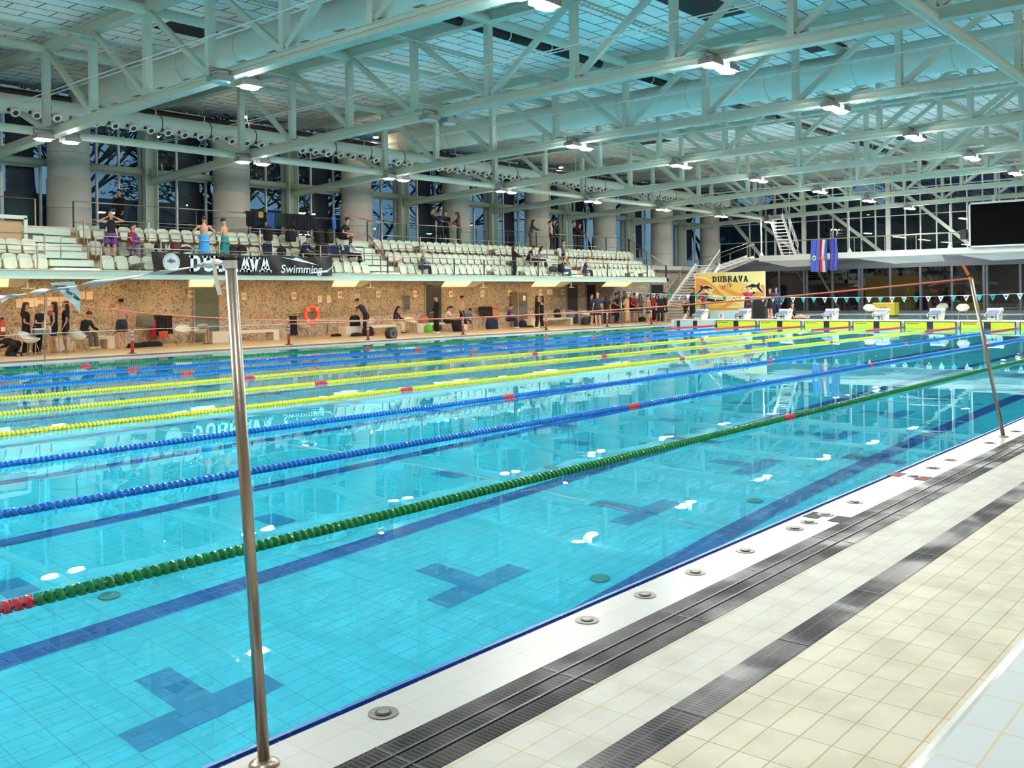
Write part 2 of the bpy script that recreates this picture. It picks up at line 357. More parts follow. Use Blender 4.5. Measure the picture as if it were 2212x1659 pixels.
# wooden riser strips seen between the rows
b = MB()
for y, z0, z1 in ((29.64, 2.62, 3.0), (30.49, 3.1, 3.6), (31.29, 3.72, 4.3)):
    for x in np.arange(7, 54.4, .5): b.box((x+.05, y-.012, z0+.1), (x+.45, y, z1-.06))
struct('trim_3', b, [M('riser_board', (.42, .27, .12), .6)])
# the rest of the hall behind and beside the camera
b = MB(); b.box((-6, -9.3, 0), (76, -9, 10.3)); struct('wall_right', b, M('hall_wall', (.52, .46, .36), .7))
b = MB(); b.box((-6.3, -9.3, 0), (-6, 36, 10.3)); struct('wall_back', b, M('hall_wall', (.52, .46, .36), .7))
b = MB(); b.box((-6, -9, -.4), (60, -6.5, .45)); b.box((-6, -9, -.4), (-3, 26, 0)); b.box((-3, -.02, -.4), (-.25, 25.1, 0)); struct('floor_back', b, TILE_DECK)
# ceiling
b = MB(); b.box((-6.2, -9.2, 10.22), (78, 36, 10.35)); struct('ceiling', b, CEILM)
b = MB()
for x0, x1, y0, y1 in ((10.5, 12.6, 22, 24), (25.5, 29.5, 10.2, 11.6), (33.2, 35.6, 9.5, 10.8), (18.3, 20, 23.5, 24.6), (56, 58, 14, 15.2), (47, 49, 24.5, 26.5)):
    b.box((x0, y0, 10.19), (x1, y1, 10.23))
struct('trim_4', b, M('open_ceiling_slot', (.02, .03, .03), .8))
# ---------------------------------------------------------------- left glazing
TX = [16.5+7.22*k for k in range(-1, 8)]           # truss lines
POST = [23.6+7.22*k for k in range(-2, 7)]
CX = [20.0+7.22*k for k in range(-1, 8)]
GY = 35.0
for i, x in enumerate(CX):
    zb = 4.42 if x < 55.5 else 3.74
    b = MB(); b.loft([(x, 34, 0), (x, 34, zb+2.05)], .80, 28); b.loft([(x, 34, zb+2.05), (x, 34, 8.2), (x, 34.15, 9.3)], [.76, .76, (1.0, .95)], 40)
    struct('pillar_%d' % (i+1), b, CONC, smooth=True)
    b = MB(); b.loft([(x, 34, zb+.9), (x, 34, zb+.93)], .805, 28); b.loft([(x, 34, 7.45), (x, 34, 7.47)], .765, 40); b.build('joint', GREY, bpy.data.objects['pillar_%d' % (i+1)])
for i, x in enumerate(POST):
    zb = 4.42 if x < 55.5 else 3.74
    b = MB(); b.box((x-.28, GY-.75, zb), (x-.24, GY-.1, 10.1)); b.box((x+.24, GY-.75, zb), (x+.28, GY-.1, 10.1)); b.box((x-.28, GY-.45, zb), (x+.28, GY-.4, 10.1)); b.box((x-.28, GY-.12, zb), (x+.28, GY-.08, 10.1))
    struct('trim_post_%d' % (i+1), b, STEEL)
n = 0
edges = sorted([(x-.8, x+.8) for x in CX]+[(x-.28, x+.28) for x in POST])
for (a0, a1), (b0, b1) in zip(edges[:-1], edges[1:]):
    x0, x1 = a1-.15, b0+.15; n += 1; zb = 4.42 if x0 < 55 else 3.74
    nm = 1 if n % 2 else 2
    f = MB(); xs = np.linspace(x0, x1, nm+2)
    for x in xs: f.box((x-.035, GY-.07, zb), (x+.035, GY+.05, 9.95))
    for z in (zb+.04, 7.0, 9.9): f.box((x0, GY-.06, z-.04), (x1, GY+.04, z+.04))
    if n % 3 == 0:
        xa, xb = xs[0]+.12, xs[1]-.04
        for x in (xa, xb): f.box((x-.05, GY-.1, zb), (x+.05, GY, zb+2.35))
        f.box((xa, GY-.1, zb+2.27), (xb, GY, zb+2.37))
    fo = struct('window_%d' % n, f, STEELW)
    pn = MB(); pn.add([(x0, GY, zb), (x1, GY, zb), (x1, GY, 9.95), (x0, GY, 9.95)], [(0, 1, 2, 3)]); pn.build('pane', GLASS, fo)
    t = MB().tube((x0-.1, GY-.5, 7.12), (x1+.1, GY-.5, 7.12), .15, 14); t.build('rail_tube', STEEL, fo, True)
# dark door leafs / blinds standing behind some panes
b = MB()
for i, x in enumerate(POST): b.box((x+1.75, GY+.12, 4.4), (x+2.75, GY+.16, 9.9))
struct('trim_blinds', b, M('dark_blind', (.012, .02, .045), .7))
# ---------------------------------------------------------------- end glazing (upper) and lower glazed wall
GX = 73.0
us = [1655, 1676, 1706, 1737, 1769, 1800, 1832, 1861, 1892, 1919, 1956, 1989, 2024, 2056, 2090, 2124, 2160, 2196, 2232, 2268, 2304]
ys = [YX(u, GX, 500) for u in us]
ys = [34.9]+[31.8, 29.7]+ys+[ys[-1]-1.15*k for k in range(1, 12)]
ys = sorted(set(ys), reverse=True)
f = MB()
for i, y in enumerate(ys):
    wd = .16 if abs(y-YX(1919, GX, 500)) < .01 or abs(y-YX(1737, GX, 500)) < .01 else .04
    f.box((GX-.1, y-wd, 4.2), (GX+.05, y+wd, 10.2))
for z in (4.25, 5.75, 7.15, 8.6, 10.1): f.box((GX-.07, ys[-1], z-.03), (GX+.03, 35, z+.03))
fo = struct('window_end', f, STEELW)
pn = MB(); pn.add([(GX, ys[-1], 4.2), (GX, 35, 4.2), (GX, 35, 10.2), (GX, ys[-1], 10.2)], [(0, 1, 2, 3)]); pn.build('pane', GLASS, fo)
for (u0, v0, u1, v1) in ((1793, 460, 1905, 545), (1982, 440, 2093, 527), (1628, 470, 1700, 528), (1560, 452, 1600, 500)):
    p = at(u0, v0, 0, GX-.45); q = at(u1, v1, 0, GX-.45); d = (p-q); p2 = q+d*1.75
    q = q-d*max(0, (q.z-4.3)/d.z)
    if p2.z > 9.9: p2 = q+d*((9.9-q.z)/d.z)
    o = MB().bar(q, p2, .22, .22, (1, 0, 0)).build('cross_brace', STEEL); tag(o, 'slanting steel brace against the end window wall, %s' % {1905: 'foot behind the bridge just past the flags', 2093: 'foot reaching the black screen', 1700: 'passing behind the white ladder stair', 1600: 'above the end of the patterned wall'}[u1], 'brace', 'braces of the end window wall')
LX = 70.0
us = [1640, 1684, 1738, 1744, 1799, 1857, 1863, 1924, 1989, 2057, 2126, 2133, 2205, 2270, 2340]
f = MB()
for u in us:
    y = YX(u, LX, 640); f.box((LX-.08, y-.07, .25), (LX+.05, y+.07, 3.75))
f.box((LX-.1, -6, 3.35), (LX+.05, 30.2, 3.75)); f.box((LX-.1, -6, .25), (LX+.05, 30.2, .42))
fo = struct('window_lower_end', f, M('dark_frame', (.10, .12, .14), .5))
pn = MB(); pn.add([(LX, -6, .25), (LX, 30.2, .25), (LX, 30.2, 3.7), (LX, -6, 3.7)], [(0, 1, 2, 3)]); pn.build('pane', GLASSD, fo)
b = MB(); b.box((GX-.1, -8, -.4), (GX+.1, 33, 4.2)); b.box((LX, -8, 3.75), (GX, 33, 4.2)); b.box((LX+.2, -8, .2), (GX, 30, .25))
struct('wall_end', b, M('dark_room', (.09, .10, .13), .8, noise=.3, nscale=.6))
b = MB(); b.box((LX-.1, 30.2, 0), (LX+.1, WY, 4.2)); b.box((60, WY-.15, 3.3), (72, WY, 3.75)); struct('wall_end_return', b, M('dark_return', (.10, .11, .13), .7))
# ================================================================== ROOF STEEL
YN = [28.0-3.11*k for k in range(0, 11)]          # node lines across the hall: 28.0 ... -3.1
def zb(y): return 7.46-.0011*(y-9)**2 if y > 9 else 7.46-.0004*(y-9)**2
ZT = 9.88
def truss(x, label):
    t = thing('roof_truss', label, 'roof truss', (x, 28.0, 7.05), 0, 'pale green steel trusses spanning the pool')
    # bottom chord: box beam with lips
    b = MB(); ys = [34.4, 31.2]+YN+[-6.5]
    for p, q in zip(ys[:-1], ys[1:]):
        b.bar((x, p, zb(p)-(.0 if p < 29 else .0)), (x, q, zb(q)), .17, .26); b.bar((x, p, zb(p)-.13), (x, q, zb(q)-.13), .32, .03); b.bar((x, p, zb(p)+.13), (x, q, zb(q)+.13), .24, .02)
    wpart('bottom_chord', b, STEEL, t)
    b = MB(); b.box((x-.09, -6.5, ZT-.14), (x+.09, 34.5, ZT+.14)); b.box((x-.17, -6.5, ZT-.17), (x+.17, 34.5, ZT-.14)); b.box((x-.17, -6.5, ZT+.14), (x+.17, 34.5, ZT+.17))
    wpart('top_chord', b, STEEL, t)
    for i, y in enumerate(YN):
        b = MB().box((x-.11, y-.085, zb(y)+.1), (x+.11, y+.085, ZT-.12)); wpart('web_post', b, STEEL, t)
        if i < len(YN)-1:
            y2 = YN[i+1]
            p, q = ((x, y-.1, ZT-.15), (x, y2+.12, zb(y2)+.2)) if i < 4 else ((x, y-.12, zb(y)+.2), (x, y2+.1, ZT-.15))
            wpart('web_diagonal', MB().bar(p, q, .15, .15, (1, 0, 0)), STEEL, t)
    wpart('web_diagonal', MB().bar((x, 28.1, zb(28)+.2), (x, 33.9, ZT-.2), .15, .15, (1, 0, 0)), STEEL, t)
    b = MB()
    for dx in (-.12, .12): b.tube((x+dx, 34, zb(28)+1.25), (x+dx, -6.5, zb(28)+1.55), .018, 5)
    wpart('conduit', b, STEELW, t)
    b = MB()
    for dx in (-.1, .1): b.tube((x+dx, 28, zb(28)+.22), (x+dx, -6.5, zb(-3)+.26), .014, 5)
    y = 27.4
    while y > -6: b.box((x-.12, y-.3, zb(y)+.2), (x+.12, y, zb(y)+.215)); y -= 1.25
    wpart('cable_tray', b, STEEL, t)
for k, x in enumerate(TX[1:]):
    truss(x, 'pale green steel roof truss over the pool, %s of the row counted from the camera' % ORD[k])
for y, zz, nm, lb in ((27.6, 7.10, 'round', 'beside the stand'), (3.1, 7.40, 'round', 'on the camera side of the pool')):
    b = MB().tube((-4, y, zz-.02), (67.1 if y > 20 else 74, y, zz-.02), .135, 16).build('longitudinal_tube', STEEL, smooth=True)
    tag(b, 'round steel tube tying the truss bottom chords %s' % lb, 'tube beam')
for i, y in enumerate((27.9, 21.75, 15.5, 9.3, 3.1)):
    b = MB().tube((-4, y, 9.78), (72, y, 9.78), .15, 14).build('purlin_tube', STEEL, smooth=True)
    tag(b, 'round roof purlin tube just under the ceiling, %s line away from the stand' % ORD[i], 'purlin', 'round purlin tubes under the ceiling')
for i, (y, z) in enumerate(((24.6, 9.45), (12.2, 9.6), (18.4, 9.6))):
    b = MB()
    for dy in (-.12, .12): b.box((2, y+dy-.01, z), (72, y+dy+.01, z+.06))
    x = 2
    while x < 72: b.box((x, y-.12, z), (x+.06, y+.12, z+.01)); x += .22
    o = b.build('cable_tray', STEEL); tag(o, 'perforated cable tray under the ceiling, %s of three' % ['nearest the stand', 'farthest from the stand', 'middle one'][i], 'cable tray')
# brace bars crossing near the far end
# ---- ducts
DUCT = M('duct_fabric', (.58, .68, .62), .55, bump=.25, bscale=5)
for x, lb in ((19.4, 'nearest large air duct crossing the hall under the ceiling, smooth grey'), (34.6, 'large air duct crossing the hall with round nozzles beneath, behind the third truss')):
    t = thing('air_duct', lb, 'air duct', (x, 30, 9.15), 0, 'big ducts crossing under the ceiling')
    ysd = list(np.linspace(31.5, -6.5, 39)); wpart('duct_body', MB().loft([(x, y, 9.15) for y in ysd], [.56+.008*(i % 2) for i in range(39)], 28), DUCT, t, True)
    for y in np.arange(30.5, -6, -3.1): wpart('duct_band', MB().loft([(x, y, 9.15), (x, y-.03, 9.15)], .578, 28), STEEL, t)
    for y in np.arange(29.6, -5, -.95):
        n = MB().loft([(x+.28, y, 8.67), (x+.3, y, 8.62)], [.13, .11], 14); wpart('air_nozzle', n, M('nozzle', (.35, .42, .40), .5), t)
t = thing('nozzle_duct', 'long pale duct above the stand edge with a row of round jet nozzles', 'air duct', (10, 30, 8.3))
xs = list(np.arange(6, 66, .34)); wpart('duct_body', MB().loft([(x, 30, 8.3) for x in xs], [.33+.007*(i % 2) for i in range(len(xs))], 24), DUCT, t, True)
for x in np.arange(13.3, 66, 2.04): wpart('duct_band', MB().loft([(x, 30, 8.3), (x+.035, 30, 8.3)], .345, 24), DARKM, t)
nz = MB(); dv = Vector((0, -.75, -.66)).normalized(); nz.loft([dv*.28, dv*.5], [.11, .115], 12); nz.loft([dv*.44, dv*.54], [.15, .155], 14); nz.mat(1).loft([dv*.541, dv*.545], [.09, .09], 12); nz.box((-.2, -.31, -.3), (-.14, -.22, -.2))
nme = nz.mesh('jet_nozzle', [STEELW, DARKM])
for x in np.arange(13.5, 65, .68): link('jet_nozzle', nme, t, (x-10, 0, 0))
for y, z, r, lb, x0 in ((16.6, 9.95, .15, 'black drain pipe running lengthwise under the ceiling panels', 12), (31.4, 9.0, .13, 'black pipe running above the nozzle duct by the window wall', 2)):
    t = thing('black_pipe', lb, 'pipe', (x0, y, z)); wpart('pipe', MB().tube((x0, y, z), (70, y, z), r, 14), BLACK, t, True)
    x = x0+1.2
    while x < 69: wpart('pipe_clamp', MB().loft([(x, y, z), (x+.04, y, z)], r+.02, 14).tube((x+.02, y, z+r), (x+.02, y, 10.2), .012, 5), WHITE, t); x += 2.1
# ---- flood lights
LEMIT = M('lamp_lens', (1, 1, 1), .5, emit=(1.0, .97, .92), estr=LAMP)
LOFF = M('lamp_lens_off', (.45, .62, .68), .1)
hb = MB(); hb.box((-.26, -.2, .04), (.26, .2, .17)); hb.box((-.2, -.16, .17), (.2, .16, .22)); hb.bar((-.28, 0, .1), (-.28, 0, .34), .03, .06); hb.bar((.28, 0, .1), (.28, 0, .34), .03, .06); hb.box((-.3, -.03, .33), (.3, .03, .36))
hme = hb.mesh('housing', GREY)
lb_ = MB().loft([(0, 0, .0), (0, 0, .045)], [(.23, .17), (.25, .19)], 20)
LROW = {y_: M('lamp_lens_row%d' % i_, (1, 1, 1), .5, emit=(1.0, .97, .92), estr=LAMP*f_) for i_, (y_, f_) in enumerate(((27.3, .30), (17.6, 1.35), (8.1, 1.2), (-1.5, .27)))}
lmes = {y_: lb_.mesh('lens', m_) for y_, m_ in LROW.items()}; loff = lb_.mesh('lens', LOFF)
rows = {27.3: 'beside the stand', 17.6: 'over the middle of the pool', 8.1: 'over the near pool half', -1.5: 'above the near deck'}
for y, rn in rows.items():
    for k, x in enumerate([TX[0]-7.22]+TX):
        k -= 1
        for j, dx in enumerate((-.42, .42)):
            off = (y == 17.6 and k == 2) or (y == 17.6 and k == 1 and j == 0)
            if x > 55 and y < 10 and y > 0 and j == 0: continue
            z = zb(y)-.33
            t = thing('flood_light', '%s flood light %s, %s side of %s' % ('unlit' if off else 'glowing', rn, ['camera', 'far'][j], 'the endmost frame' if k < 0 else 'the nearest frame' if k == 0 else 'the '+ORD[k-1]+' truss'), 'flood light', (x+dx, y, z), 0, 'flood lights under the trusses')
            link('housing', hme, t); link('lens', loff if off else lmes[y], t)
# small warm round lamps near the windows
WL = M('warm_lens', (1, 1, 1), .5, emit=(1, .72, .5), estr=120)
for i, (u, v) in enumerate(((528, 254), (812, 298), (1212, 363))):
    p = at(u, v, 1, 31.5); t = thing('round_lamp', 'small warm round lamp hanging by the window wall, %s from the camera' % ORD[i], 'lamp', p)
    wpart('lamp_body', MB().loft([p+Vector((0, 0, .05)), p+Vector((0, 0, .25))], [.13, .05], 14), GREY, t); wpart('lens', MB().loft([p, p+Vector((0, 0, .04))], .12, 14), WL, t)
# ---- soffit reflectors under the stand
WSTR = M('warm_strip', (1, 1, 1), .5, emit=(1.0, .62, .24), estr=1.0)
SOFF = M('soffit_board', (.78, .70, .45), .5)
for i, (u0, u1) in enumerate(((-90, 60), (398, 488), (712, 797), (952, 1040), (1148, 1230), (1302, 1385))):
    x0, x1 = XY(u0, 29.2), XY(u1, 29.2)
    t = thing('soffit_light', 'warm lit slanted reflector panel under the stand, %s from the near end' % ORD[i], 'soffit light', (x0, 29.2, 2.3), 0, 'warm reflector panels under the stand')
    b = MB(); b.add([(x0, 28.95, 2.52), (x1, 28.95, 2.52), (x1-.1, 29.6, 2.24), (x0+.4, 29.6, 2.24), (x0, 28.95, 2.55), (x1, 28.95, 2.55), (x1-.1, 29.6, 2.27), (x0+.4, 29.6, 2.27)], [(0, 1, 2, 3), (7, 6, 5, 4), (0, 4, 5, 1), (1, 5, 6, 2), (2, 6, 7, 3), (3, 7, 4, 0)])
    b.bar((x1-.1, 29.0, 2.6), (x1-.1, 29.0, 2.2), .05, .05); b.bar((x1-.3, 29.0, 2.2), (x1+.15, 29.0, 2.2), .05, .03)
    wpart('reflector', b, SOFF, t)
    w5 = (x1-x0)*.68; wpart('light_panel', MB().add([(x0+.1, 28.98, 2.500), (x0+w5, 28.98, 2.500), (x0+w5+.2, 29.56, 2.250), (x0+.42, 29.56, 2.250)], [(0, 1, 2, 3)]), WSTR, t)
# added warm fill lights, set in the soffit out of view to warm the wall
if True:
    for i, x in enumerate(np.arange(8.5, 47.5, 2.4)):
        t = thing('fill_light', 'added warm fill light hidden under the stand by the patterned wall, %s of the line' % ORD[i], 'lamp', (x, 31.2, 2.58), 0, 'added fill lights along the patterned wall')
        wpart('fill_trim', MB().box((x-.35, 31.05, 2.595), (x+.35, 31.35, 2.60)), GREY, t)
        wpart('fill_strip', MB().box((x-.3, 31.1, 2.58), (x+.3, 31.3, 2.594)), M('warm_fill', (1, 1, 1), .5, emit=(1.0, .62, .27), estr=WARM*2.6), t)
# ================================================================== SEATS
sp_ = {}
b = MB()     # backrest: curved shell
def shell(b, w, h, y0, lean, z0, th=.02, nx=8, nz=6, curve=.07, round_=.06):
    vs = []
    for s_ in (0, 1):
        for j in range(nz+1):
            for i in range(nx+1):
                a = i/nx*2-1; c = j/nz; ww = w/2*(1-.12*(c-.5)**2*2) * (1 if c < .85 else 1-.5*(c-.85))
                z = z0+h*c - (round_*abs(a)**4 if j == nz else 0)+(round_*.5*abs(a)**4 if j == 0 else 0)
                y = y0-lean*c-curve*(a*a)+ (th if s_ else 0) + .02*math.sin(c*3.1)
                vs.append((a*ww, y, z))
    n1 = (nx+1)*(nz+1); fs = []
    for j in range(nz):
        for i in range(nx):
            k = j*(nx+1)+i; fs.append((k, k+1, k+nx+2, k+nx+1)); fs.append((n1+k, n1+k+nx+1, n1+k+nx+2, n1+k+1))
    for i in range(nx):
        fs.append((i, n1+i, n1+i+1, i+1)); k = nz*(nx+1)+i; fs.append((k, k+1, n1+k+1, n1+k))
    for j in range(nz):
        k = j*(nx+1); fs.append((k, k+nx+1, n1+k+nx+1, n1+k)); k += nx; fs.append((k, n1+k, n1+k+nx+1, k+nx+1))
    b.add(vs, fs); return b
# seat faces -Y (towards the pool); rests on the tread, back at +Y
sb = MB(); shell(sb, .46, .38, .30, -.06, .35); back_me = sb.mesh('backrest', SEATP, True)
sb = MB(); shell(sb, .42, .38, .16, -.09, .22, curve=.04); pan_me = sb.mesh('seat', SEATP, True)
sb = MB(); sb.box((-.20, .0, .40), (.20, .36, .43)); pan_down = MB()
shell(pan_down, .42, .42, 0, 0, 0, curve=.03); R90 = Matrix.Rotation(math.radians(-82), 3, 'X')
pan_down.v = [tuple((Matrix.Rotation(math.radians(80), 3, 'X') @ Vector(v))+Vector((0, .22, .40))) for v in pan_down.v]; pan_dn_me = pan_down.mesh('seat', SEATP, True)
sb = MB(); sb.box((-.03, .25, 0), (.03, .33, .45)); sb.box((-.16, .22, .33), (.16, .26, .38)); sb.bar((-.19, .20, .34), (-.21, .30, .50), .03, .04); sb.bar((.19, .20, .34), (.21, .30, .50), .03, .04); brk_me = sb.mesh('bracket', M('bracket', (.16, .17, .15), .5))
ROWS = [(29.05, 2.62, 'front'), (29.9, 3.16, 'middle'), (30.72, 3.78, 'back')]
BLK = [(13.15, 17.05, 'near block at the picture edge'), (18.85, 31.1, 'block above the black banner'), (32.85, 45.3, 'long middle block'), (46.95, 54.7, 'block by the end railing')]
occupied = []
def seat(x, y, z, lab, down):
    lab = lab.replace('folded down, ', 'opened, ').replace(' seat folded down', ' seat opened').replace('block above the black banner', 'banner block' if 'opened' in lab or 'folded' in lab else 'block above the black banner').replace('far block by the end railing', 'end railing block').replace('block by the end railing', 'block by the end railing')
    t = thing('stadium_seat', lab, 'seat', (x, y, z), 0, 'pale stadium seats on the stand')
    link('backrest', back_me, t); link('seat', pan_dn_me if down else pan_me, t); link('bracket', brk_me, t)
    return t
seat_down = {}
# ---- aisles: stepped benches, small rails
STEP = M('aisle_step', (.56, .68, .58), .5)
AIS = [(17.2, 18.7, 'nearest'), (31.25, 32.7, 'middle'), (45.45, 46.8, 'far')]
for x0, x1, nm in AIS:
    t = thing('aisle_steps', 'pale green aisle steps between seat blocks, the %s aisle of the stand' % nm, 'steps', (x0, 29, 2.6), 0, 'aisle steps of the stand')
    for i in range(6):
        y = 29.05+i*.42; z = 2.66+i*.29
        wpart('step', MB().box((x0, y, z), (x1, y+.44, z+.22)), STEP, t)
    b = MB()
    for y, z in ((29.62, 3.02), (30.95, 3.95)):
        b.box((x0, y-.03, z-.02), (x1, y, z)); b.bar((x0+.3, y-.02, z-.0), (x0+.6, y-.02, z-.18), .03, .04)
    wpart('timber_riser', b, M('timber', (.62, .42, .20), .6), t)
    GL = M('floor_lamp_glow', (1, 1, 1), .5, emit=(1, .78, .48), estr=14)
    wpart('step_light', MB().box((x0+.08, 29.0, 2.70), (x1-.08, 29.04, 2.76)), GL, t)
GL = MATS['floor_lamp_glow']
for i_, x in enumerate(sorted([15.9, 16.6, 17.15, 33.3, 34.1, 34.9, 36.2, 38.9, 41.8, 43.3, 44.6, 46.9, 47.5, 48.6, 50.0, 31.0, 30.2])):
    o = MB().loft([(x, 29.13, 2.66), (x, 29.13, 2.70)], [(.13, .05), (.13, .05)], 12).build('floor_light', GL, loc=(x, 29.13, 2.66)); tag(o, 'small warm floor light glowing below the front row seats, %s from the near end' % ORD[i_], 'floor light', 'floor lights below the front seats')
# truss-like guard beside the nearest aisle
t = thing('stair_guard', 'pale green lattice guard rail standing behind the nearest seat block', 'guard rail', (8, 30.5, 3.7))
b = MB(); b.box((8, 30.45, 4.55), (16.9, 30.55, 4.68)); b.box((16.8, 30.45, 3.7), (16.92, 30.55, 4.6))
for x in np.arange(8.6, 16.5, 1.6): b.box((x, 30.46, 3.7), (x+.09, 30.54, 4.6)); b.bar((x+.1, 30.5, 4.55), (x+.95, 30.5, 3.75), .08, .08, (0, 1, 0))
wpart('lattice', b, STEEL, t); wpart('infill_board', MB().box((8, 30.6, 3.7), (16.8, 30.63, 4.5)), M('riser_board2', (.45, .30, .16), .6), t)
# ---- seats
for ri, (y, z, rn) in enumerate(ROWS):
    for bi, (x0, x1, bn) in enumerate(BLK):
        if bi == 0 and ri == 2: continue
        n = int(round((x1-x0)/.5)); s = (x1-x0)/n
        for k in range(n):
            x = x0+s*(k+.5)
            down = (ri, bi, k) in ((0, 1, 2), (0, 2, 12), (2, 2, 5), (0, 2, 17), (1, 2, 17), (2, 2, 16), (0, 3, 0), (0, 3, 9), (0, 3, 12))
            seat(x, y, z, 'pale stadium seat%s, %s in the %s row of the %s' % (' folded down' if down else '', ORD[k], rn, bn), down)
# ---- railings
def railing(label, x0, x1, y, z0, z1, mids=(), step=1.5, r=.022, endp=True, mat=INOX, glass=None, dark=False):
    t = thing('railing', label, 'railing', (x0, y, z0))
    b = MB(); b.tube((x0, y, z1), (x1, y, z1), r, 10); wpart('handrail', b, mat, t, True)
    for m in mids: wpart('mid_rail', MB().tube((x0, y, m), (x1, y, m), .012, 8), mat, t, True)
    n = max(1, int(round((x1-x0)/step)))
    for k in range(n+1):
        x = x0+(x1-x0)*k/n; wpart('post', MB().box((x-.02, y-.025, z0), (x+.02, y+.025, z1)), DARKM if dark else mat, t)
    if glass: wpart('glass_panel', MB().add([(x0, y, glass[0]), (x1, y, glass[0]), (x1, y, glass[1]), (x0, y, glass[1])], [(0, 1, 2, 3)]), GLASSR, t)
    return t
railing('steel front railing of the stand from the picture edge past the banner', 8, 31.2, FY+.05, 2.8, 3.58, (3.42,), 2.05)
railing('steel front railing of the stand from the middle aisle to the far corner', 31.6, 55.0, FY+.05, 2.8, 3.56, (), 2.05, dark=True)
for (xa, xb, nm) in ((8, 17.1, 'nearest'), (18.85, 31.1, 'banner'), (32.9, 45.3, 'middle'), (46.95, 54.9, 'far')):
    railing('thin steel rail behind the front seat row of the %s block' % nm, xa, xb, 29.62, 3.1, 4.02, (), 2.6, .018)
    if nm != 'nearest': railing('thin steel rail behind the middle seat row of the %s block' % nm, xa, xb, 30.46, 3.7, 4.66, (), 2.6, .018)
railing('gallery railing between the first two round pillars', 18.95, 31.3, 31.45, 4.42, 5.38, (4.62,), 2.5, dark=True)
railing('gallery railing behind the middle seat block where people lean', 32.9, 45.6, 31.45, 4.42, 5.36, (), 2.5, dark=True, glass=(4.5, 5.3))
railing('gallery railing behind the far seat block', 47.3, 55.2, 31.45, 4.42, 5.36, (), 2.5, dark=True)
railing('gallery railing with glass at the picture edge beside the first pillar', 8, 18.1, 32.6, 4.42, 5.5, (), 2.2, glass=(4.5, 5.45))
t = thing('railing', 'sloping steel end rail of the stand with glass, going down to the corner', 'railing', (55.1, 31.4, 4.4))
wpart('handrail', MB().loft([(55.1, 31.45, 5.36), (55.1, 28.65, 3.56)], .022, 10), INOX, t, True)
for y, z in ((31.45, 5.36), (30.1, 4.5), (28.65, 3.56)): wpart('post', MB().box((55.08, y-.025, z-.9), (55.12, y+.025, z)), DARKM, t)
wpart('glass_panel', MB().add([(55.1, 28.65, 2.85), (55.1, 31.45, 4.5), (55.1, 31.45, 5.3), (55.1, 28.65, 3.5)], [(0, 1, 2, 3)]), GLASSR, t)
for x0, x1, nm in AIS:
    t = thing('aisle_rail', 'looped steel hand rail of the %s aisle' % nm, 'hand rail', (x1-.1, 30, 3.4), 0, 'looped hand rails in the aisles')
    wpart('rail', MB().loft([(x1-.1, 29.7, 3.1), (x1-.1, 29.7, 3.9), (x1-.12, 29.72, 3.95), (x1-.95, 29.75, 3.95), (x1-1.0, 29.76, 3.9), (x1-1.0, 29.76, 3.1)], .018, 8, (0, 1, 0)), INOX, t, True)
# ================================================================== BANNER ON THE STAND
bx0, bx1 = 20.3, 28.37
t = thing('banner', 'long black vinyl banner reading DUBRAVA Swimming hung on the stand railing', 'banner', (bx0, FY-.08, 2.69))
vs = []; fs = []; nx, nz = 80, 8
for s_ in (0, 1):
    for j in range(nz+1):
        for i in range(nx+1):
            x = bx0+(bx1-bx0)*i/nx+(.12*(1-j/nz) if i == 0 else 0); z = 2.69+(.79-.05*math.sin(i/nx*3.1*3)**2)*j/nz
            vs.append((x, FY-.085+.012*math.sin(i*.55+j*.4)*(1-.5*j/nz)+s_*.006, z))
n1 = (nx+1)*(nz+1)
for j in range(nz):
    for i in range(nx):
        k = j*(nx+1)+i; fs += [(k, k+1, k+nx+2, k+nx+1), (n1+k, n1+k+nx+1, n1+k+nx+2, n1+k+1)]
wpart('sheet', MB().add(vs, fs), M('black_vinyl', (.012, .013, .016), .22), t, True)
PW = M('print_white', (.72, .85, .90), .5)
def bpx(u): return XY(u, FY-.1, 570)-bx0
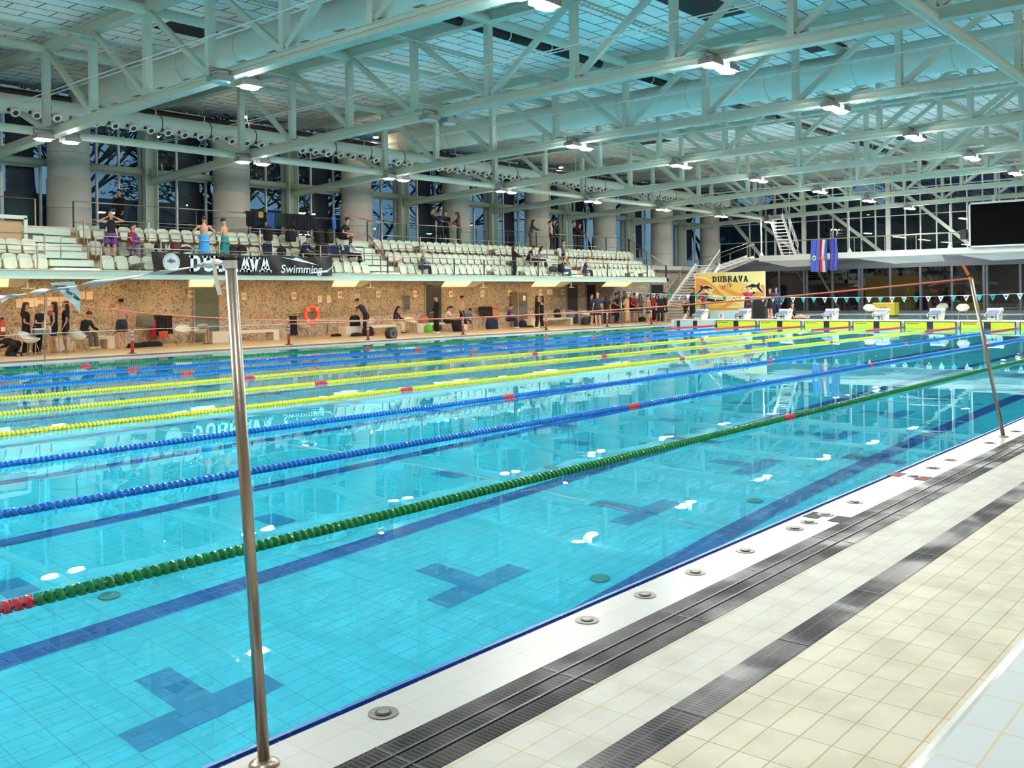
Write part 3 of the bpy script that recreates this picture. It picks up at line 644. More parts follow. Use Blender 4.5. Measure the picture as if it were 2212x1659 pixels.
# block letters drawn as slabs with slab serifs
def slab_text(txt, x, z, h, w, gap, t, mat, depth=.006, y=-.02, st=.30, name='letter'):
    """heavy slab lettering as prisms in the XZ plane facing -Y, one mesh per letter"""
    def pr(b, poly): b.prism([(px*w, pz*h) for px, pz in poly], depth, lambda a, c, d: (a, -d, c))
    P = {'D': [[(0, 0), (.30, 0), (.30, 1), (0, 1)], [(0, 0), (.6, 0), (.6, .2), (0, .2)], [(0, .8), (.6, .8), (.6, 1), (0, 1)], [(.58, 0), (.85, .1), (1, .3), (.68, .3), (.58, .2)], [(.68, .28), (1, .28), (1, .72), (.68, .72)], [(.68, .7), (1, .7), (.85, .92), (.58, 1), (.58, .8)], [(-.1, 0), (0, 0), (0, .14), (-.1, .14)], [(-.1, .86), (0, .86), (0, 1), (-.1, 1)]],
         'U': [[(0, .25), (.3, .25), (.3, 1), (0, 1)], [(.7, .25), (1, .25), (1, 1), (.7, 1)], [(0, .27), (.12, .08), (.35, 0), (.65, 0), (.88, .08), (1, .27), (.7, .27), (.6, .2), (.4, .2), (.3, .27)], [(-.1, .86), (.4, .86), (.4, 1), (-.1, 1)], [(.62, .86), (1.1, .86), (1.1, 1), (.62, 1)]],
         'B': [[(0, 0), (.3, 0), (.3, 1), (0, 1)], [(-.1, 0), (.75, 0), (.75, .18), (-.1, .18)], [(-.1, .82), (.7, .82), (.7, 1), (-.1, 1)], [(.2, .42), (.75, .42), (.75, .58), (.2, .58)], [(.66, .02), (.9, .06), (1, .2), (1, .35), (.9, .48), (.72, .52), (.66, .42)], [(.64, .5), (.86, .56), (.95, .7), (.93, .86), (.8, .97), (.64, 1)]],
         'R': [[(0, 0), (.3, 0), (.3, 1), (0, 1)], [(-.1, 0), (.4, 0), (.4, .14), (-.1, .14)], [(-.1, .84), (.7, .84), (.7, 1), (-.1, 1)], [(.2, .42), (.75, .42), (.75, .58), (.2, .58)], [(.64, .44), (.86, .5), (.96, .66), (.94, .84), (.8, .97), (.64, 1)], [(.45, .44), (.75, .46), (1.05, .12), (1.05, 0), (.78, 0)]],
         'A': [[(0, 0), (.3, 0), (.62, 1), (.36, 1)], [(.7, 0), (1, 0), (.64, 1), (.38, 1)], [(.2, .22), (.8, .22), (.75, .4), (.25, .4)], [(-.1, 0), (.4, 0), (.4, .14), (-.1, .14)], [(.6, 0), (1.1, 0), (1.1, .14), (.6, .14)]],
         'V': [[(0, 1), (.3, 1), (.62, 0), (.36, 0)], [(.7, 1), (1, 1), (.64, 0), (.38, 0)], [(-.1, .86), (.42, .86), (.42, 1), (-.1, 1)], [(.6, .86), (1.1, .86), (1.1, 1), (.6, 1)]],
         'O': [[(0, .2), (.3, .2), (.3, .8), (0, .8)], [(.7, .2), (1, .2), (1, .8), (.7, .8)], [(0, .22), (.2, 0), (.8, 0), (1, .22), (.7, .22), (.3, .22)], [(0, .78), (.3, .78), (.7, .78), (1, .78), (.8, 1), (.2, 1)]],
         'P': [[(0, 0), (.3, 0), (.3, 1), (0, 1)], [(.2, .82), (.75, .82), (.75, 1), (.2, 1)], [(.2, .4), (.75, .4), (.75, .56), (.2, .56)], [(.68, .42), (.9, .48), (1, .62), (1, .8), (.88, .95), (.68, 1)]],
         'E': [[(0, 0), (.3, 0), (.3, 1), (0, 1)], [(.2, 0), (.95, 0), (.95, .2), (.2, .2)], [(.2, .4), (.8, .4), (.8, .58), (.2, .58)], [(.2, .8), (.95, .8), (.95, 1), (.2, 1)]],
         'N': [[(0, 0), (.28, 0), (.28, 1), (0, 1)], [(.72, 0), (1, 0), (1, 1), (.72, 1)], [(.05, 1), (.35, 1), (.95, 0), (.65, 0)]]}
    for i, c in enumerate(txt):
        b = MB()
        for poly in P[c]: pr(b, poly)
        o = b.build(name, mat, t); o.location = (x+i*(w+gap), y, z)
X0 = bpx(409)
for i, (c, u) in enumerate(zip('DUBRAVA', (411, 439, 465, 491, 519, 538, 562))):
    wl_ = (bpx(u+24)-bpx(u))*.90
    slab_text(c, bpx(u), .11, .58, wl_, 0, t, PW, .008, -.03)
o = put_text('script_lettering', 'Swimming', .50, PW, t, (bpx(651), -.03, .24), -90, .008, .15, .004, 1.0, .9)
b = MB(); b.prism([(0, 0), (.9, .06), (1.35, .42), (.95, .16), (.1, .05)], .006, lambda a, c, d: (bpx(668)+a, -.03-d, .08+c)); b.build('swoosh', PW, t)
b = MB(); b.prism([(0, 0), (.8, -.14), (1.9, -.30), (1.1, -.10), (.75, .0), (.6, -.06)], .006, lambda a, c, d: (bpx(606)+a, -.03-d, .72+c)); b.build('swoosh', PW, t)
b = MB(); cxx = bpx(370); b.loft([(cxx, -.02, .42), (cxx, -.035, .42)], .33, 36, (1, 0, 0)); b.build('emblem_disc', PW, t)
b = MB(); b.loft([(cxx, -.036, .42), (cxx, -.037, .42)], .315, 36); b.loft([(cxx, -.0372, .42), (cxx, -.038, .42)], .26, 36); 
o = b.build('emblem_ring', M('print_grey', (.55, .66, .70), .5), t)
for k in range(26):
    a = 2*math.pi*k/26; 
    if 3.6 < a < 4.0 or 5.4 < a < 5.8: continue
    q = MB().bar((cxx+.27*math.cos(a), -.0395, .42+.27*math.sin(a)), (cxx+.31*math.cos(a), -.0395, .42+.31*math.sin(a)), .018, .004, (0, 1, 0)); q.build('emblem_mark', M('print_dark', (.02, .03, .04), .5), t)
FISH = [(-1, .0), (-.7, .3), (-.25, .5), (.15, .55), (.25, .95), (.45, .5), (.75, .3), (1.0, .45), (.9, .05), (1.05, -.35), (.7, -.1), (.3, -.2), (.1, -.55), (-.02, -.22), (-.4, -.1), (-.75, -.2)]
def fish(t, x, y, z, s, mat, flip=1, nm='emblem_fish', th=.004, ang=0.):
    ca, sa = math.cos(ang), math.sin(ang)
    pl = [((px*flip)*s*ca-pz*s*sa, (px*flip)*s*sa+pz*s*ca) for px, pz in FISH]
    b = MB().prism(pl, th, lambda a, c, d: (x+a, y-d, z+c)); return b.build(nm, mat, t)
fish(t, cxx, -.040, .45, .17, M('print_slate', (.16, .22, .26), .5), -1); fish(t, cxx+.01, -.0445, .46, .10, M('print_maroon', (.25, .07, .10), .5), -1)
# red-white barrier tape across the middle aisle
TAPE = M('barrier_tape', (.42, .10, .16), .5)
t = thing('barrier_tape', 'red barrier tape zigzagging across the middle aisle of the stand', 'barrier tape', (31.5, 30.5, 4))
def ribbon(b, pts, w=.05):
    for p, q in zip(pts[:-1], pts[1:]): b.bar(p, q, .006, w, (0, 0, 1))
    return b
g = lambda u, v, Y: tuple(at(u, v, 1, Y))
b = MB(); ribbon(b, [g(745, 463, 31.9), g(796, 476, 31.5), g(806, 478, 31.45)], .06); ribbon(b, [g(750, 516, 30.9), g(793, 505, 31.4)], .05); ribbon(b, [g(793, 505, 31.4), g(826, 548, 30.3), g(838, 565, 29.8), g(856, 566, 29.7), g(874, 557, 29.75)], .06); ribbon(b, [g(752, 512, 30.9), g(760, 520, 30.8)], .1)
ribbon(b, [g(806, 515, 31.8), g(818, 484, 31.8), g(815, 515, 31.8)], .05)
wpart('tape', b, TAPE, t)
# ================================================================== LANE ROPES
def float_mesh(nm, mat, hi=True):
    n = 18 if hi else 9
    b = MB(); R = .050
    # outer ring, inner hub, radial web: a lathe along x
    prof = [(-.024, R*.72), (-.024, R), (-.016, R*1.03), (-.010, R*1.0), (-.008, R*.42), (.020, R*.34), (.026, R*.34), (.026, R*.16)]
    prof = [(-.026, R*.16), (-.026, R*.80)]+[(-.026, R*.98), (-.014, R*1.03), (-.004, R*.98), (-.002, R*.55), (.020, R*.38), (.026, R*.16)]
    b.loft([(x, 0, 0) for x, r in prof], [r for x, r in prof], n, (0, 1, 0))
    if hi:
        for k in range(6):
            a = math.pi*k/3+.3; c, s = math.cos(a), math.sin(a)
            b.bar((-.002, R*.3*c, R*.3*s), (-.002, R*.98*c, R*.98*s), .003, .03, (1, 0, 0))
            b.bar((.012, R*.3*c, R*.3*s), (.0, R*.95*c, R*.95*s), .012, .004, (1, 0, 0))
    return b.mesh(nm, mat, False)
FG = M('float_green', (.015, .24, .06), .22); FB = M('float_blue', (.012, .17, .60), .25); FY_ = M('float_yellow', (.68, .66, .01), .3); FR = M('float_red', (.62, .035, .05), .3)
LR = [(2.5, FG, 'green', 'the one nearest the camera'), (5, FB, 'blue', 'next beyond the near green rope'), (7.5, FB, 'blue', 'between a blue and a yellow rope in the near half'), (10, FY_, 'yellow', 'nearest of the three yellow ropes'), (12.5, FY_, 'yellow', 'middle of the three yellow ropes'), (15, FY_, 'yellow', 'farthest of the three yellow ropes'), (17.5, FB, 'blue', 'just beyond the far yellow rope'), (20, FB, 'blue', 'just before the far green rope'), (22.5, FG, 'green', 'the one nearest the far pool edge')]
PITCH = .060
for ri, (yy, mt, cn, wh) in enumerate(LR):
    hi = ri < 3
    t = thing('lane_rope', '%s floating lane rope, %s' % (cn, wh), 'lane rope', (0, yy, -.010), 0, 'lane ropes across the pool')
    MB().tube((.1, 0, 0), (49.9, 0, 0), .008, 6).build('cable', DARKM, t)
    me_c = float_mesh('float', mt, hi); me_r = float_mesh('float', FR, hi)
    pn = 1.0 if hi else 2.0
    N = int(49.4/PITCH); start = {0: 4.1, 1: 6.3, 2: 8.2}.get(ri, None)
    def isred(x): return x < 5 or x > 45 or any(abs(x-q) < .13*max(1, 1) for q in (15, 25, 35))
    x_start = XY(0, yy, 800)-.1
    k0 = max(0, int((x_start-.3)/PITCH)); ex = set(range(k0, min(N, k0+100)))
    for k in sorted(ex):
        x = .3+k*PITCH; o = link('float', me_r if isred(x) else me_c, t, (x, 0, 0)); o.rotation_euler = (k*.9, 0, 0)
    # the remaining floats, uncountable in the distance
    mass = MB(); vs0 = None
    src = {}
    for key, me in (('c', me_c), ('r', me_r)):
        co_ = np.empty(len(me.vertices)*3); me.vertices.foreach_get('co', co_); src[key] = (co_.reshape(-1, 3), [tuple(p.vertices) for p in me.polygons])
    V = []; F = []; MI = []; base = 0
    for k in range(k0, N):
        if k in ex: continue
        x = .3+k*PITCH; red = isred(x)
        vs, fs = src['r' if red else 'c']
        if (k-k0) > 420 or ri > 2:
            pass
        a = k*.9; c, s = math.cos(a), math.sin(a); w = vs.copy(); w[:, 1] = vs[:, 1]*c-vs[:, 2]*s; w[:, 2] = vs[:, 1]*s+vs[:, 2]*c; w[:, 0] += x
        V.append(w); F += [tuple(base+i for i in f) for f in fs]; MI += [1 if red else 0]*len(fs); base += len(w)
    me = bpy.data.meshes.new('float_string'); me.from_pydata(np.concatenate(V).tolist(), [], F); me.materials.append(mt); me.materials.append(FR); me.polygons.foreach_set('material_index', MI)
    link('float_string', me, t)['kind'] = 'stuff'
    for x in (49.95,): MB().box((x-.06, -.05, -.05), (x+.05, .05, .05)).build('anchor_hook', INOX, t)
# ================================================================== NEAR DECK FITTINGS
cap = MB(); cap.loft([(0, 0, 0), (0, 0, .004)], .062, 28); cap_m = cap.mesh('cap_plate', M('cap_steel', (.16, .16, .14), .4, .4))
cap2 = MB(); cap2.loft([(0, 0, .004), (0, 0, .008)], .034, 24); c2m = cap2.mesh('cap_ring', DARKM); cap3 = MB(); cap3.loft([(0, 0, .008), (0, 0, .010)], .024, 20); c3m = cap3.mesh('cap_cover', M('cap_grey', (.17, .175, .16), .4, .3))
cp = [(828, 1541), (1268, 1340), (1393, 1286), (1502, 1237), (1610, 1190), (1717, 1142), (1748, 1128), (1783, 1112), (1846, 1085), (1975, 1029), (2015, 1011), (2053, 994), (2138, 957), (2195, 932)]
for i, (u, v) in enumerate(cp):
    p = at(u, v, 2, 0); t = thing('deck_socket_cap', 'round steel socket cap in the white rim tiles, %s from the near pole' % ORD[i], 'socket cap', (p.x, p.y, 0), 0, 'socket caps in the near pool rim')
    link('cap_plate', cap_m, t); link('cap_ring', c2m, t); link('cap_cover', c3m, t)
for lb, mt, pts in (('black marking tiles across the white rim at the pool mid line', M('black_tile', (.008, .012, .010), .5, spec=.1), ((9.60, -.13), (9.58, -.33))), ('dark red marking tiles across the white rim beyond the black ones', M('red_tile', (.16, .01, .015), .5, spec=.1), ((11.62, -.06), (11.56, -.31)))):
    t = thing('marker_tiles', lb, 'marker tile', (pts[0][0], -.2, 0))
    for (x, y) in pts: wpart('tile', MB().box((x-.06, y-.06, .0), (x+.14, y+.05, .003)), mt, t)
def pole(x, y, top, lb, tape):
    t = thing('deck_pole', lb, 'pole', (x, y, 0)); p = Vector((x, y, 0)); q = Vector(top)
    wpart('pole_tube', MB().loft([p, q], .0215, 24), INOX, t, True)
    wpart('base_flange', MB().loft([p, p+Vector((0, 0, .006)), p+Vector((0, 0, .02))], [.055, .055, .026], 24), INOX, t, True)
    wpart('end_cap', MB().loft([q-Vector((0, 0, .01)), q+Vector((0, 0, .012))], .024, 20), BLACK, t, True)
    if tape: 
        b = MB(); b.loft([q+Vector((0, 0, -.035)), q+Vector((0, 0, -.004))], .026, 16); wpart('knot', b, tape, t)
        if tape is ROPEW:
            b = MB(); b.ell(q+Vector((.01, .02, .006)), (.05, .03, .012)); wpart('black_tie', b, BLACKC, t)
    return t
pole(4.67, -.16, (4.67, .01, 1.84), 'stainless steel pole with white flag line, closest to the camera on the pool rim', ROPEW)
pole(14.69, -.25, (14.69, .08, 1.85), 'leaning stainless pole with orange rope on the far part of the near rim', ROPEO)
def rope_pts(p, q, k, n=60):
    out = []
    for i in range(n+1):
        s_ = i/n; y = p[1]+(q[1]-p[1])*s_; out.append((p[0]+(q[0]-p[0])*s_, y, p[2]+(q[2]-p[2])*s_-k*(y-p[1])*(q[1]-y)))
    return out
# orange false start rope
t = thing('false_start_rope', 'orange rope sagging across the pool from the leaning pole to the far side', 'rope', (14.69, .08, 1.85))
wpart('rope', MB().loft(rope_pts((14.69, .08, 1.83), (15.1, 25.5, 1.84), .0035), .013, 6, (1, 0, 0)), ROPEO, t, True)
b = MB().bar((14.69, .10, 1.87), (14.66, .16, 2.0), .02, .03); wpart('loose_end', b, ROPEO, t)
# near flag line with twisted ribbon and one pennant
t = thing('flag_line', 'white twisted ribbon flag line tied to the closest steel pole', 'flag line', (4.67, .01, 1.84))
pts = rope_pts((4.67, .0, 1.835), (5.0, 25.3, 1.85), .0024, 400)
vs = []; fs = []
for i, (x, y, z) in enumerate(pts):
    a = i*.55+math.sin(i*.23)*1.2; w = .011+.006*math.sin(i*.8); vs += [(x+w*math.cos(a), y, z+w*math.sin(a)), (x+.003, y, z), (x-w*math.cos(a), y, z-w*math.sin(a)), (x-.003, y, z)]
for i in range(len(pts)-1):
    for k in range(4): fs.append((4*i+k, 4*i+(k+1) % 4, 4*i+4+(k+1) % 4, 4*i+4+k))
RIB = M('white_ribbon', (.90, .90, .90), .7)
wpart('ribbon', MB().add(vs, fs), RIB, t, True)
def cloth_quad(pts_, th=.002, n=8, wob=.0):
    """triangular pennant as a solid bent sheet: pts_ = a, b, tip"""
    a, b_, c = [Vector(p) for p in pts_]; nrm = (b_-a).cross(c-a).normalized(); vs = []; fs = []; idx = {}
    for s_ in (0, 1):
        for j in range(n+1):
            for i in range(n+1-j):
                f = i/max(1, n-j) if n > j else 0; base = a+(b_-a)*f; p = base*(1-j/n)+(a*(1-f)+b_*f)*0+c*(j/n)
                p = p+nrm*(wob*math.sin(j/n*3.4)+s_*th); idx[(s_, j, i)] = len(vs); vs.append(p)
    for j in range(n):
        for i in range(n-j):
            fs.append((idx[0, j, i], idx[0, j, i+1], idx[0, j+1, i])); fs.append((idx[1, j, i], idx[1, j+1, i], idx[1, j, i+1]))
            if i < n-j-1: fs.append((idx[0, j, i+1], idx[0, j+1, i+1], idx[0, j+1, i])); fs.append((idx[1, j, i+1], idx[1, j+1, i], idx[1, j+1, i+1]))
    return vs, fs
PALE = M('pennant_pale', (.60, .86, .92), .6); TEAL = M('pennant_teal', (.03, .42, .44), .6); PWH = M('pennant_white', (.75, .80, .80), .6); PDK = M('pennant_ink', (.02, .10, .14), .6)
f1 = at(107, 611, 0, 4.75); f2 = at(160, 606, 0, 4.75); f3 = at(174, 677, 0, 4.72)
v_, f_ = cloth_quad((f1, f2+Vector((0, 0, -.004)), f3), .002, 10, .012); pen = wpart('pennant', MB().add(v_, f_), PALE, t, True)
e1 = (f2-f1); e2 = (f3-f1)
q = MB()
for (a0, b0, a1, b1, w) in ((.18, .14, .62, .18, .012), (.22, .20, .66, .30, .010), (.2, .15, .3, .26, .008), (.6, .17, .66, .3, .008), (.42, .36, .60, .46, .018), (.50, .55, .62, .66, .014), (.62, .44, .68, .66, .01)):
    p_ = f1+e1*a0*(1)+e2*b0*.9+Vector((-.014, -.004, 0)); r_ = f1+e1*a1*.9+e2*b1*.9+Vector((-.014, -.004, 0)); q.bar(p_, r_, .003, w*.7, (0, 0, 1))
q.v = [(x-.004, y, z) for x, y, z in q.v]; o = q.build('pennant_print', PDK, None); o.parent = pen; o.location = (-4.67, -.01, -1.84)
b = MB(); p0 = at(462, 560, 1, .12); p1 = at(466, 600, 1, .1); p2 = at(475, 637, 1, .08); ribbon(b, [p0, p1, p2], .016)
b2 = MB(); b2.bar(p0, p1, .016, .003, (0, 1, 0)); b2.bar(p1, p2, .018, .003, (0, 1, 0)); wpart('ribbon_tail', b2, RIB, t)
# partial second pennant
f1 = at(0, 640, 0, 4.78); f2 = at(30, 634, 0, 4.78); f3 = at(2, 656, 0, 4.78); v_, f_ = cloth_quad((f1, f2, f3), .002, 4, .004); wpart('pennant', MB().add(v_, f_), PWH, t)
# far backstroke flag line
t = thing('flag_line', 'backstroke flag line with white and teal pennants in front of the starting blocks', 'flag line', (45, -.3, 1.84))
k_ = .0024; rp_ = rope_pts((45, -.3, 1.84), (45, 25.3, 1.9), k_, 60); wpart('rope', MB().loft(rp_, .008, 5), ROPEW, t, True)
i = 0; y = .3
while y < 24.9:
    s_ = (y+.3)/25.6; z = 1.84+.06*s_-k_*(y+.3)*(25.3-y); mt = [PWH, PWH, TEAL][i % 3] if i % 5 else TEAL
    v_, f_ = cloth_quad(((45, y-.12, z), (45, y+.12, z), (45+.03*math.sin(i), y, z-.26)), .003, 4, .01*math.sin(i*2)); pn = wpart('pennant', MB().add(v_, f_), mt, t)
    if i % 2 == 0 or mt is not TEAL:
        o = MB().prism([(-.05, -.05), (.05, -.05), (.035, -.12), (-.035, -.12)], .002, lambda a, c, d: (44.99-d-45, y+a+.3, z+c-1.84)).build('pennant_print', PDK if i % 3 else TEAL, pn)
    i += 1; y += .5
for x, nm, hh in ((45.0, 'holding the backstroke flags', 1.9), (15.1, 'holding the orange rope', 1.9)):
    t = thing('deck_pole', 'thin steel pole on the far pool edge %s' % nm, 'pole', (x, 25.2, 0)); wpart('pole_tube', MB().tube((x, 25.2, -.1), (x+(0 if x > 20 else .1), 25.35, hh), .022, 10), INOX, t, True); wpart('cross_bar', MB().bar((x-.15, 25.3, hh-.08), (x+.15, 25.3, hh-.08), .02, .02), INOX, t)
# ================================================================== END WALL, TOUCH PADS, STARTING BLOCKS
b = MB(); b.box((50.02, -.5, -.3), (50.9, 25.3, .30)); b.mat(1).box((50.0, -.5, .27), (51.0, 25.3, .31))
for y in np.arange(0, 25.1, 2.5): b.mat(2).box((50.0, y-.12, -.03), (50.02, y+.12, .27))
struct('wall_pool_end', b, [M('end_wall', (.62, .72, .64), .45), WHITE, M('divider', (.45, .52, .50), .4)])
numbers = {1: '8', 2: '7', 3: '6', 4: '5', 5: '4', 6: '3', 7: '2', 8: '1', 9: '0'}
for k in range(10):
    yc = 1.25+2.5*k       # lane centre
    n_ = k+1
    if k in (0, 9):
        if k == 9:
            t = thing('wall_panel', 'pale green end wall panel with a dark stripe below the outer block', 'wall panel', (49.97, yc, 0))
            wpart('panel', MB().box((49.96, yc-1.15, -.05), (49.99, yc+1.15, .26)), M('pale_panel', (.55, .68, .60), .4), t); wpart('stripe', MB().box((49.95, yc-.13, -.05), (49.96, yc+.13, .26)), DARKM, t); wpart('stripe', MB().box((49.95, yc+.95, -.05), (49.96, yc+1.15, .26)), DARKM, t)
    else:
        t = thing('touch_pad', 'yellow touch pad with black centre stripe on the end wall, %s from the outer block' % ORD[8-k], 'touch pad', (49.96, yc, 0), 0, 'yellow touch pads')
        wpart('pad', MB().box((49.94, yc-1.15, -.45), (49.97, yc+1.15, .27)), YEL, t)
        wpart('edge', MB().box((49.93, yc-1.17, .25), (49.98, yc+1.17, .28)), DARKM, t); wpart('edge', MB().box((49.93, yc-1.17, -.45), (49.98, yc-1.13, .27)), DARKM, t); wpart('edge', MB().box((49.93, yc+1.13, -.45), (49.98, yc+1.17, .27)), DARKM, t)
        wpart('stripe', MB().box((49.925, yc-.14, -.45), (49.94, yc+.14, .27)), BLACK, t)
        wpart('print', MB().box((49.932, yc+.50, .16), (49.94, yc+.92, .185)).box((49.932, yc+.96, .15), (49.94, yc+1.02, .20)), DARKM, t)
blk_u = [(1512, 9), (1604, 8), (1692, 7), (1793, 6), (1902, 5), (2021, 4), (2146, 3)]
BW = M('block_shell', (.62, .66, .56), .35); BT = M('block_top', (.10, .14, .26), .5)
for i, (u, lane) in enumerate(blk_u):
    yc = YX(u, 50.45, 680); num = {8: '8', 7: '7', 6: '6', 5: '5', 4: '4', 3: '3'}.get(lane)
    t = thing('starting_block', 'white starting block with slanted blue top, %s from the stairs' % ORD[i] + (', numbered %s' % num if num and lane < 7 else ''), 'starting block', (50.45, yc, .31), 0, 'starting blocks along the pool end')
    L = lambda mb, nm, mt, sm=False: mb.build(nm, mt, t, sm)
    L(MB().prism([(-.33, 0), (.25, 0), (.36, .16), (.40, .42), (.30, .60), (.16, .58), (.02, .35), (-.36, .30)], .06, lambda a, c, d: (a, -.30+d, c)), 'side_frame', BW)
    L(MB().prism([(-.33, .18), (.0, .18), (.02, .35), (-.36, .30)], .06, lambda a, c, d: (a, .24+d, c)), 'side_frame', BW)
    L(MB().box((-.30, -.25, .0), (.12, .25, .32)), 'body', BW)
    rot = Matrix.Rotation(math.radians(-16), 3, 'Y')
    L(MB().box((-.38, -.30, .34), (.34, .30, .38), rot, (0, 0, .36)), 'top_plate', WHITEP)
    tp = MB()
    for a in (-.36, -.05): tp.box((a, -.26, .385), (a+.29, .26, .40), rot, (0, 0, .36))
    L(tp, 'grip_pad', BT)
    L(MB().loft([(.30, -.34, .50), (.30, .34, .50)], [.07, .07], 16, (1, 0, 0)), 'back_roller', WHITEP, True)
    hb_ = MB()
    for s_ in (-1, 1): hb_.loft([(-.30, s_*.2, .32), (-.42, s_*.2, .30), (-.42, s_*.2, .06), (-.32, s_*.2, .04)], .012, 6, (0, 1, 0))
    hb_.tube((-.42, -.2, .18), (-.42, .2, .18), .012, 6); L(hb_, 'grab_handle', DARKM)
    if num: o = put_text('number', num, .22, BLACK, t, (-.31, -.02, .13), 180, .008, 0, .008)
for o in list(bpy.data.objects):
    n0 = o.name.split('.')[0]
    if o.parent and o.parent.name.startswith('starting_block') and n0 == 'grip_pad': o.parent = next(c for c in o.parent.children if c.name.startswith('top_plate'))
    elif o.parent and o.parent.name.startswith('touch_pad') and n0 in ('stripe', 'print'): o.parent = next(c for c in o.parent.children if c.name.startswith('pad'))
# ================================================================== BRIDGE
BX0, BX1 = 66.6, 68.6
t = thing('foot_bridge', 'white steel foot bridge hanging in front of the end windows', 'bridge', (BX0, 30, 4))
yA, yB = YX(1640, BX0, 560), -6
wpart('edge_beam', MB().box((BX0-.05, yB, 4.02), (BX0+.05, yA, 4.40)), WHITE, t); wpart('walkway', MB().box((BX0, yB, 4.12), (BX1, yA+.3, 4.26)), WHITE, t); wpart('edge_beam', MB().box((BX1, yB, 4.0), (BX1+.06, yA, 4.4)), WHITE, t)
for u0, u1 in ((1645, 1760), (1840, 2035), (2060, 2240)):
    y0, y1 = YX(u0, BX0, 570), YX(u1, BX0, 570); b = MB(); b.add([(BX0, y0, 4.0), (BX0+.6, y1+ (y0-y1)*.55, 3.55), (BX0+.6, y1, 3.6), (BX0, y1, 4.0), (BX0, y0, 4.06), (BX0+.6, y1+(y0-y1)*.55, 3.66), (BX0+.6, y1, 3.7), (BX0, y1, 4.06)], [(0, 1, 2, 3), (7, 6, 5, 4), (0, 4, 5, 1), (1, 5, 6, 2), (2, 6, 7, 3), (3, 7, 4, 0)]); wpart('haunch', b, STEELW, t)
for u in (1645, 1835, 2053): 
    y = YX(u, BX0+.1, 560); b = MB(); b.tube((BX0+.1, y, 4.2), (BX0+.1, y, 7.15), .03 if u > 1700 else .06, 8); b.loft([(BX0+.1, y, 4.0), (BX0+.1, y, 4.45), (BX0+.1, y, 4.7)], [.17, .15, .04], 10); wpart('hanger_rod', b, WHITE, t)
wpart('handrail', MB().tube((BX0, yB, 5.36), (BX0, YX(1722, BX0, 520), 5.36), .03, 8), INOX, t)
y = YX(1722, BX0, 520)
while y > -5: wpart('post', MB().box((BX0-.02, y-.02, 4.4), (BX0+.02, y+.02, 5.36)), INOX, t); y -= 2.0
wpart('glass_panel', MB().add([(BX0, yB, 4.45), (BX0, YX(1820, BX0), 4.45), (BX0, YX(1820, BX0), 5.3), (BX0, yB, 5.3)], [(0, 1, 2, 3)]), GLASSR, t)
# ladder stair up to the roof walkway
t = thing('ladder_stair', 'steep white open stair rising from the bridge to the roof steel', 'stair', (68.3, 25, 4.3))
lo = at(1706, 553, 0, 68.3); up = at(1675, 468, 0, 66.7); w_ = .48
for s_ in (-1, 1):
    wpart('stringer', MB().bar((lo.x, lo.y+s_*w_, 4.26), (up.x, up.y+s_*w_, 7.3), .04, .24, (0, 0, 1)), WHITE, t)
for k in range(13):
    f = (k+.5)/13; p = Vector((lo.x, lo.y, 4.26)).lerp(Vector((up.x, up.y, 7.3)), f); wpart('tread', MB().box((p.x-.13, p.y-w_, p.z-.025), (p.x+.13, p.y+w_, p.z+.025)), WHITE, t)
for h in (.45, .75, 1.0):
    s_ = -1; wpart('handrail', MB().tube((lo.x+.3, lo.y+s_*w_-.05, 4.26+h), (up.x+.3, up.y+s_*w_-.05, 7.3+h*.9), .022, 6), WHITE, t)
for k in range(5):
    f = k/4; p = Vector((lo.x, lo.y, 4.26)).lerp(Vector((up.x, up.y, 7.3)), f); wpart('rail_post', MB().tube((p.x, p.y-w_-.03, p.z), (p.x+.3, p.y-w_-.05, p.z+1.0), .018, 6), WHITE, t)
# flags
def hang(name, label, u0, u1, z0, z1, cols, emblem):
    y0, y1 = YX(u0, BX0-.15, 560), YX(u1, BX0-.15, 560)
    t = thing(name, label, 'flag', (BX0-.15, y1, z0)); n = 24; m = 12
    for ci, (c0, c1, mt) in enumerate(cols):
        vs = []; fs = []; nn = max(4, int(n*(c1-c0)))
        for s_ in (0, 1):
            for j in range(m+1):
                for i in range(nn+1):
                    f = c0+(c1-c0)*i/nn; yy = y0+(y1-y0)*f; yy += .05*math.sin(j*.5+u0)*(1-j/m); z = z0+(z1-z0)*j/m
                    xx = BX0-.15+.05*math.sin(f*13+j*.25)-.02*j/m+s_*.01; vs.append((xx, yy, z))
        n1 = (nn+1)*(m+1)
        for j in range(m):
            for i in range(nn):
                k = j*(nn+1)+i; fs += [(k, k+1, k+nn+2, k+nn+1), (n1+k, n1+k+nn+1, n1+k+nn+2, n1+k+1)]
        wpart('cloth' if len(cols) == 1 else 'cloth_stripe', MB().add(vs, fs), mt, t, True)
    ym = (y0+y1)/2; zm = z0+(z1-z0)*.56
    if emblem == 'seal': wpart('emblem', MB().loft([(BX0-.24, ym, zm), (BX0-.25, ym, zm)], [(.15, .18)]*2, 16, (0, 1, 0)), M('flag_cream', (.7, .7, .5), .7), t); wpart('emblem', MB().ell((BX0-.25, ym, zm-.02), (.01, .06, .07)), BLACK, t)
    if emblem == 'check':
        b = MB()
        for i in range(5):
            for j in range(5): b.mat((i+j) % 2).box((BX0-.26, ym-.13+.052*i, zm-.15+.06*j), (BX0-.25, ym-.078+.052*i, zm-.09+.06*j))
        wpart('emblem', b, [M('flag_red', (.62, .02, .04), .7), M('flag_white', (.75, .75, .8), .7)], t)
    if emblem == 'stars':
        b = MB()
        for k in range(12): a = k*math.pi/6; b.ell((BX0-.24, ym+.15*math.cos(a), zm+.15*math.sin(a)), (.01, .018, .018), 5, 4)
        wpart('emblem', b, M('flag_gold', (.55, .5, .3), .7), t)
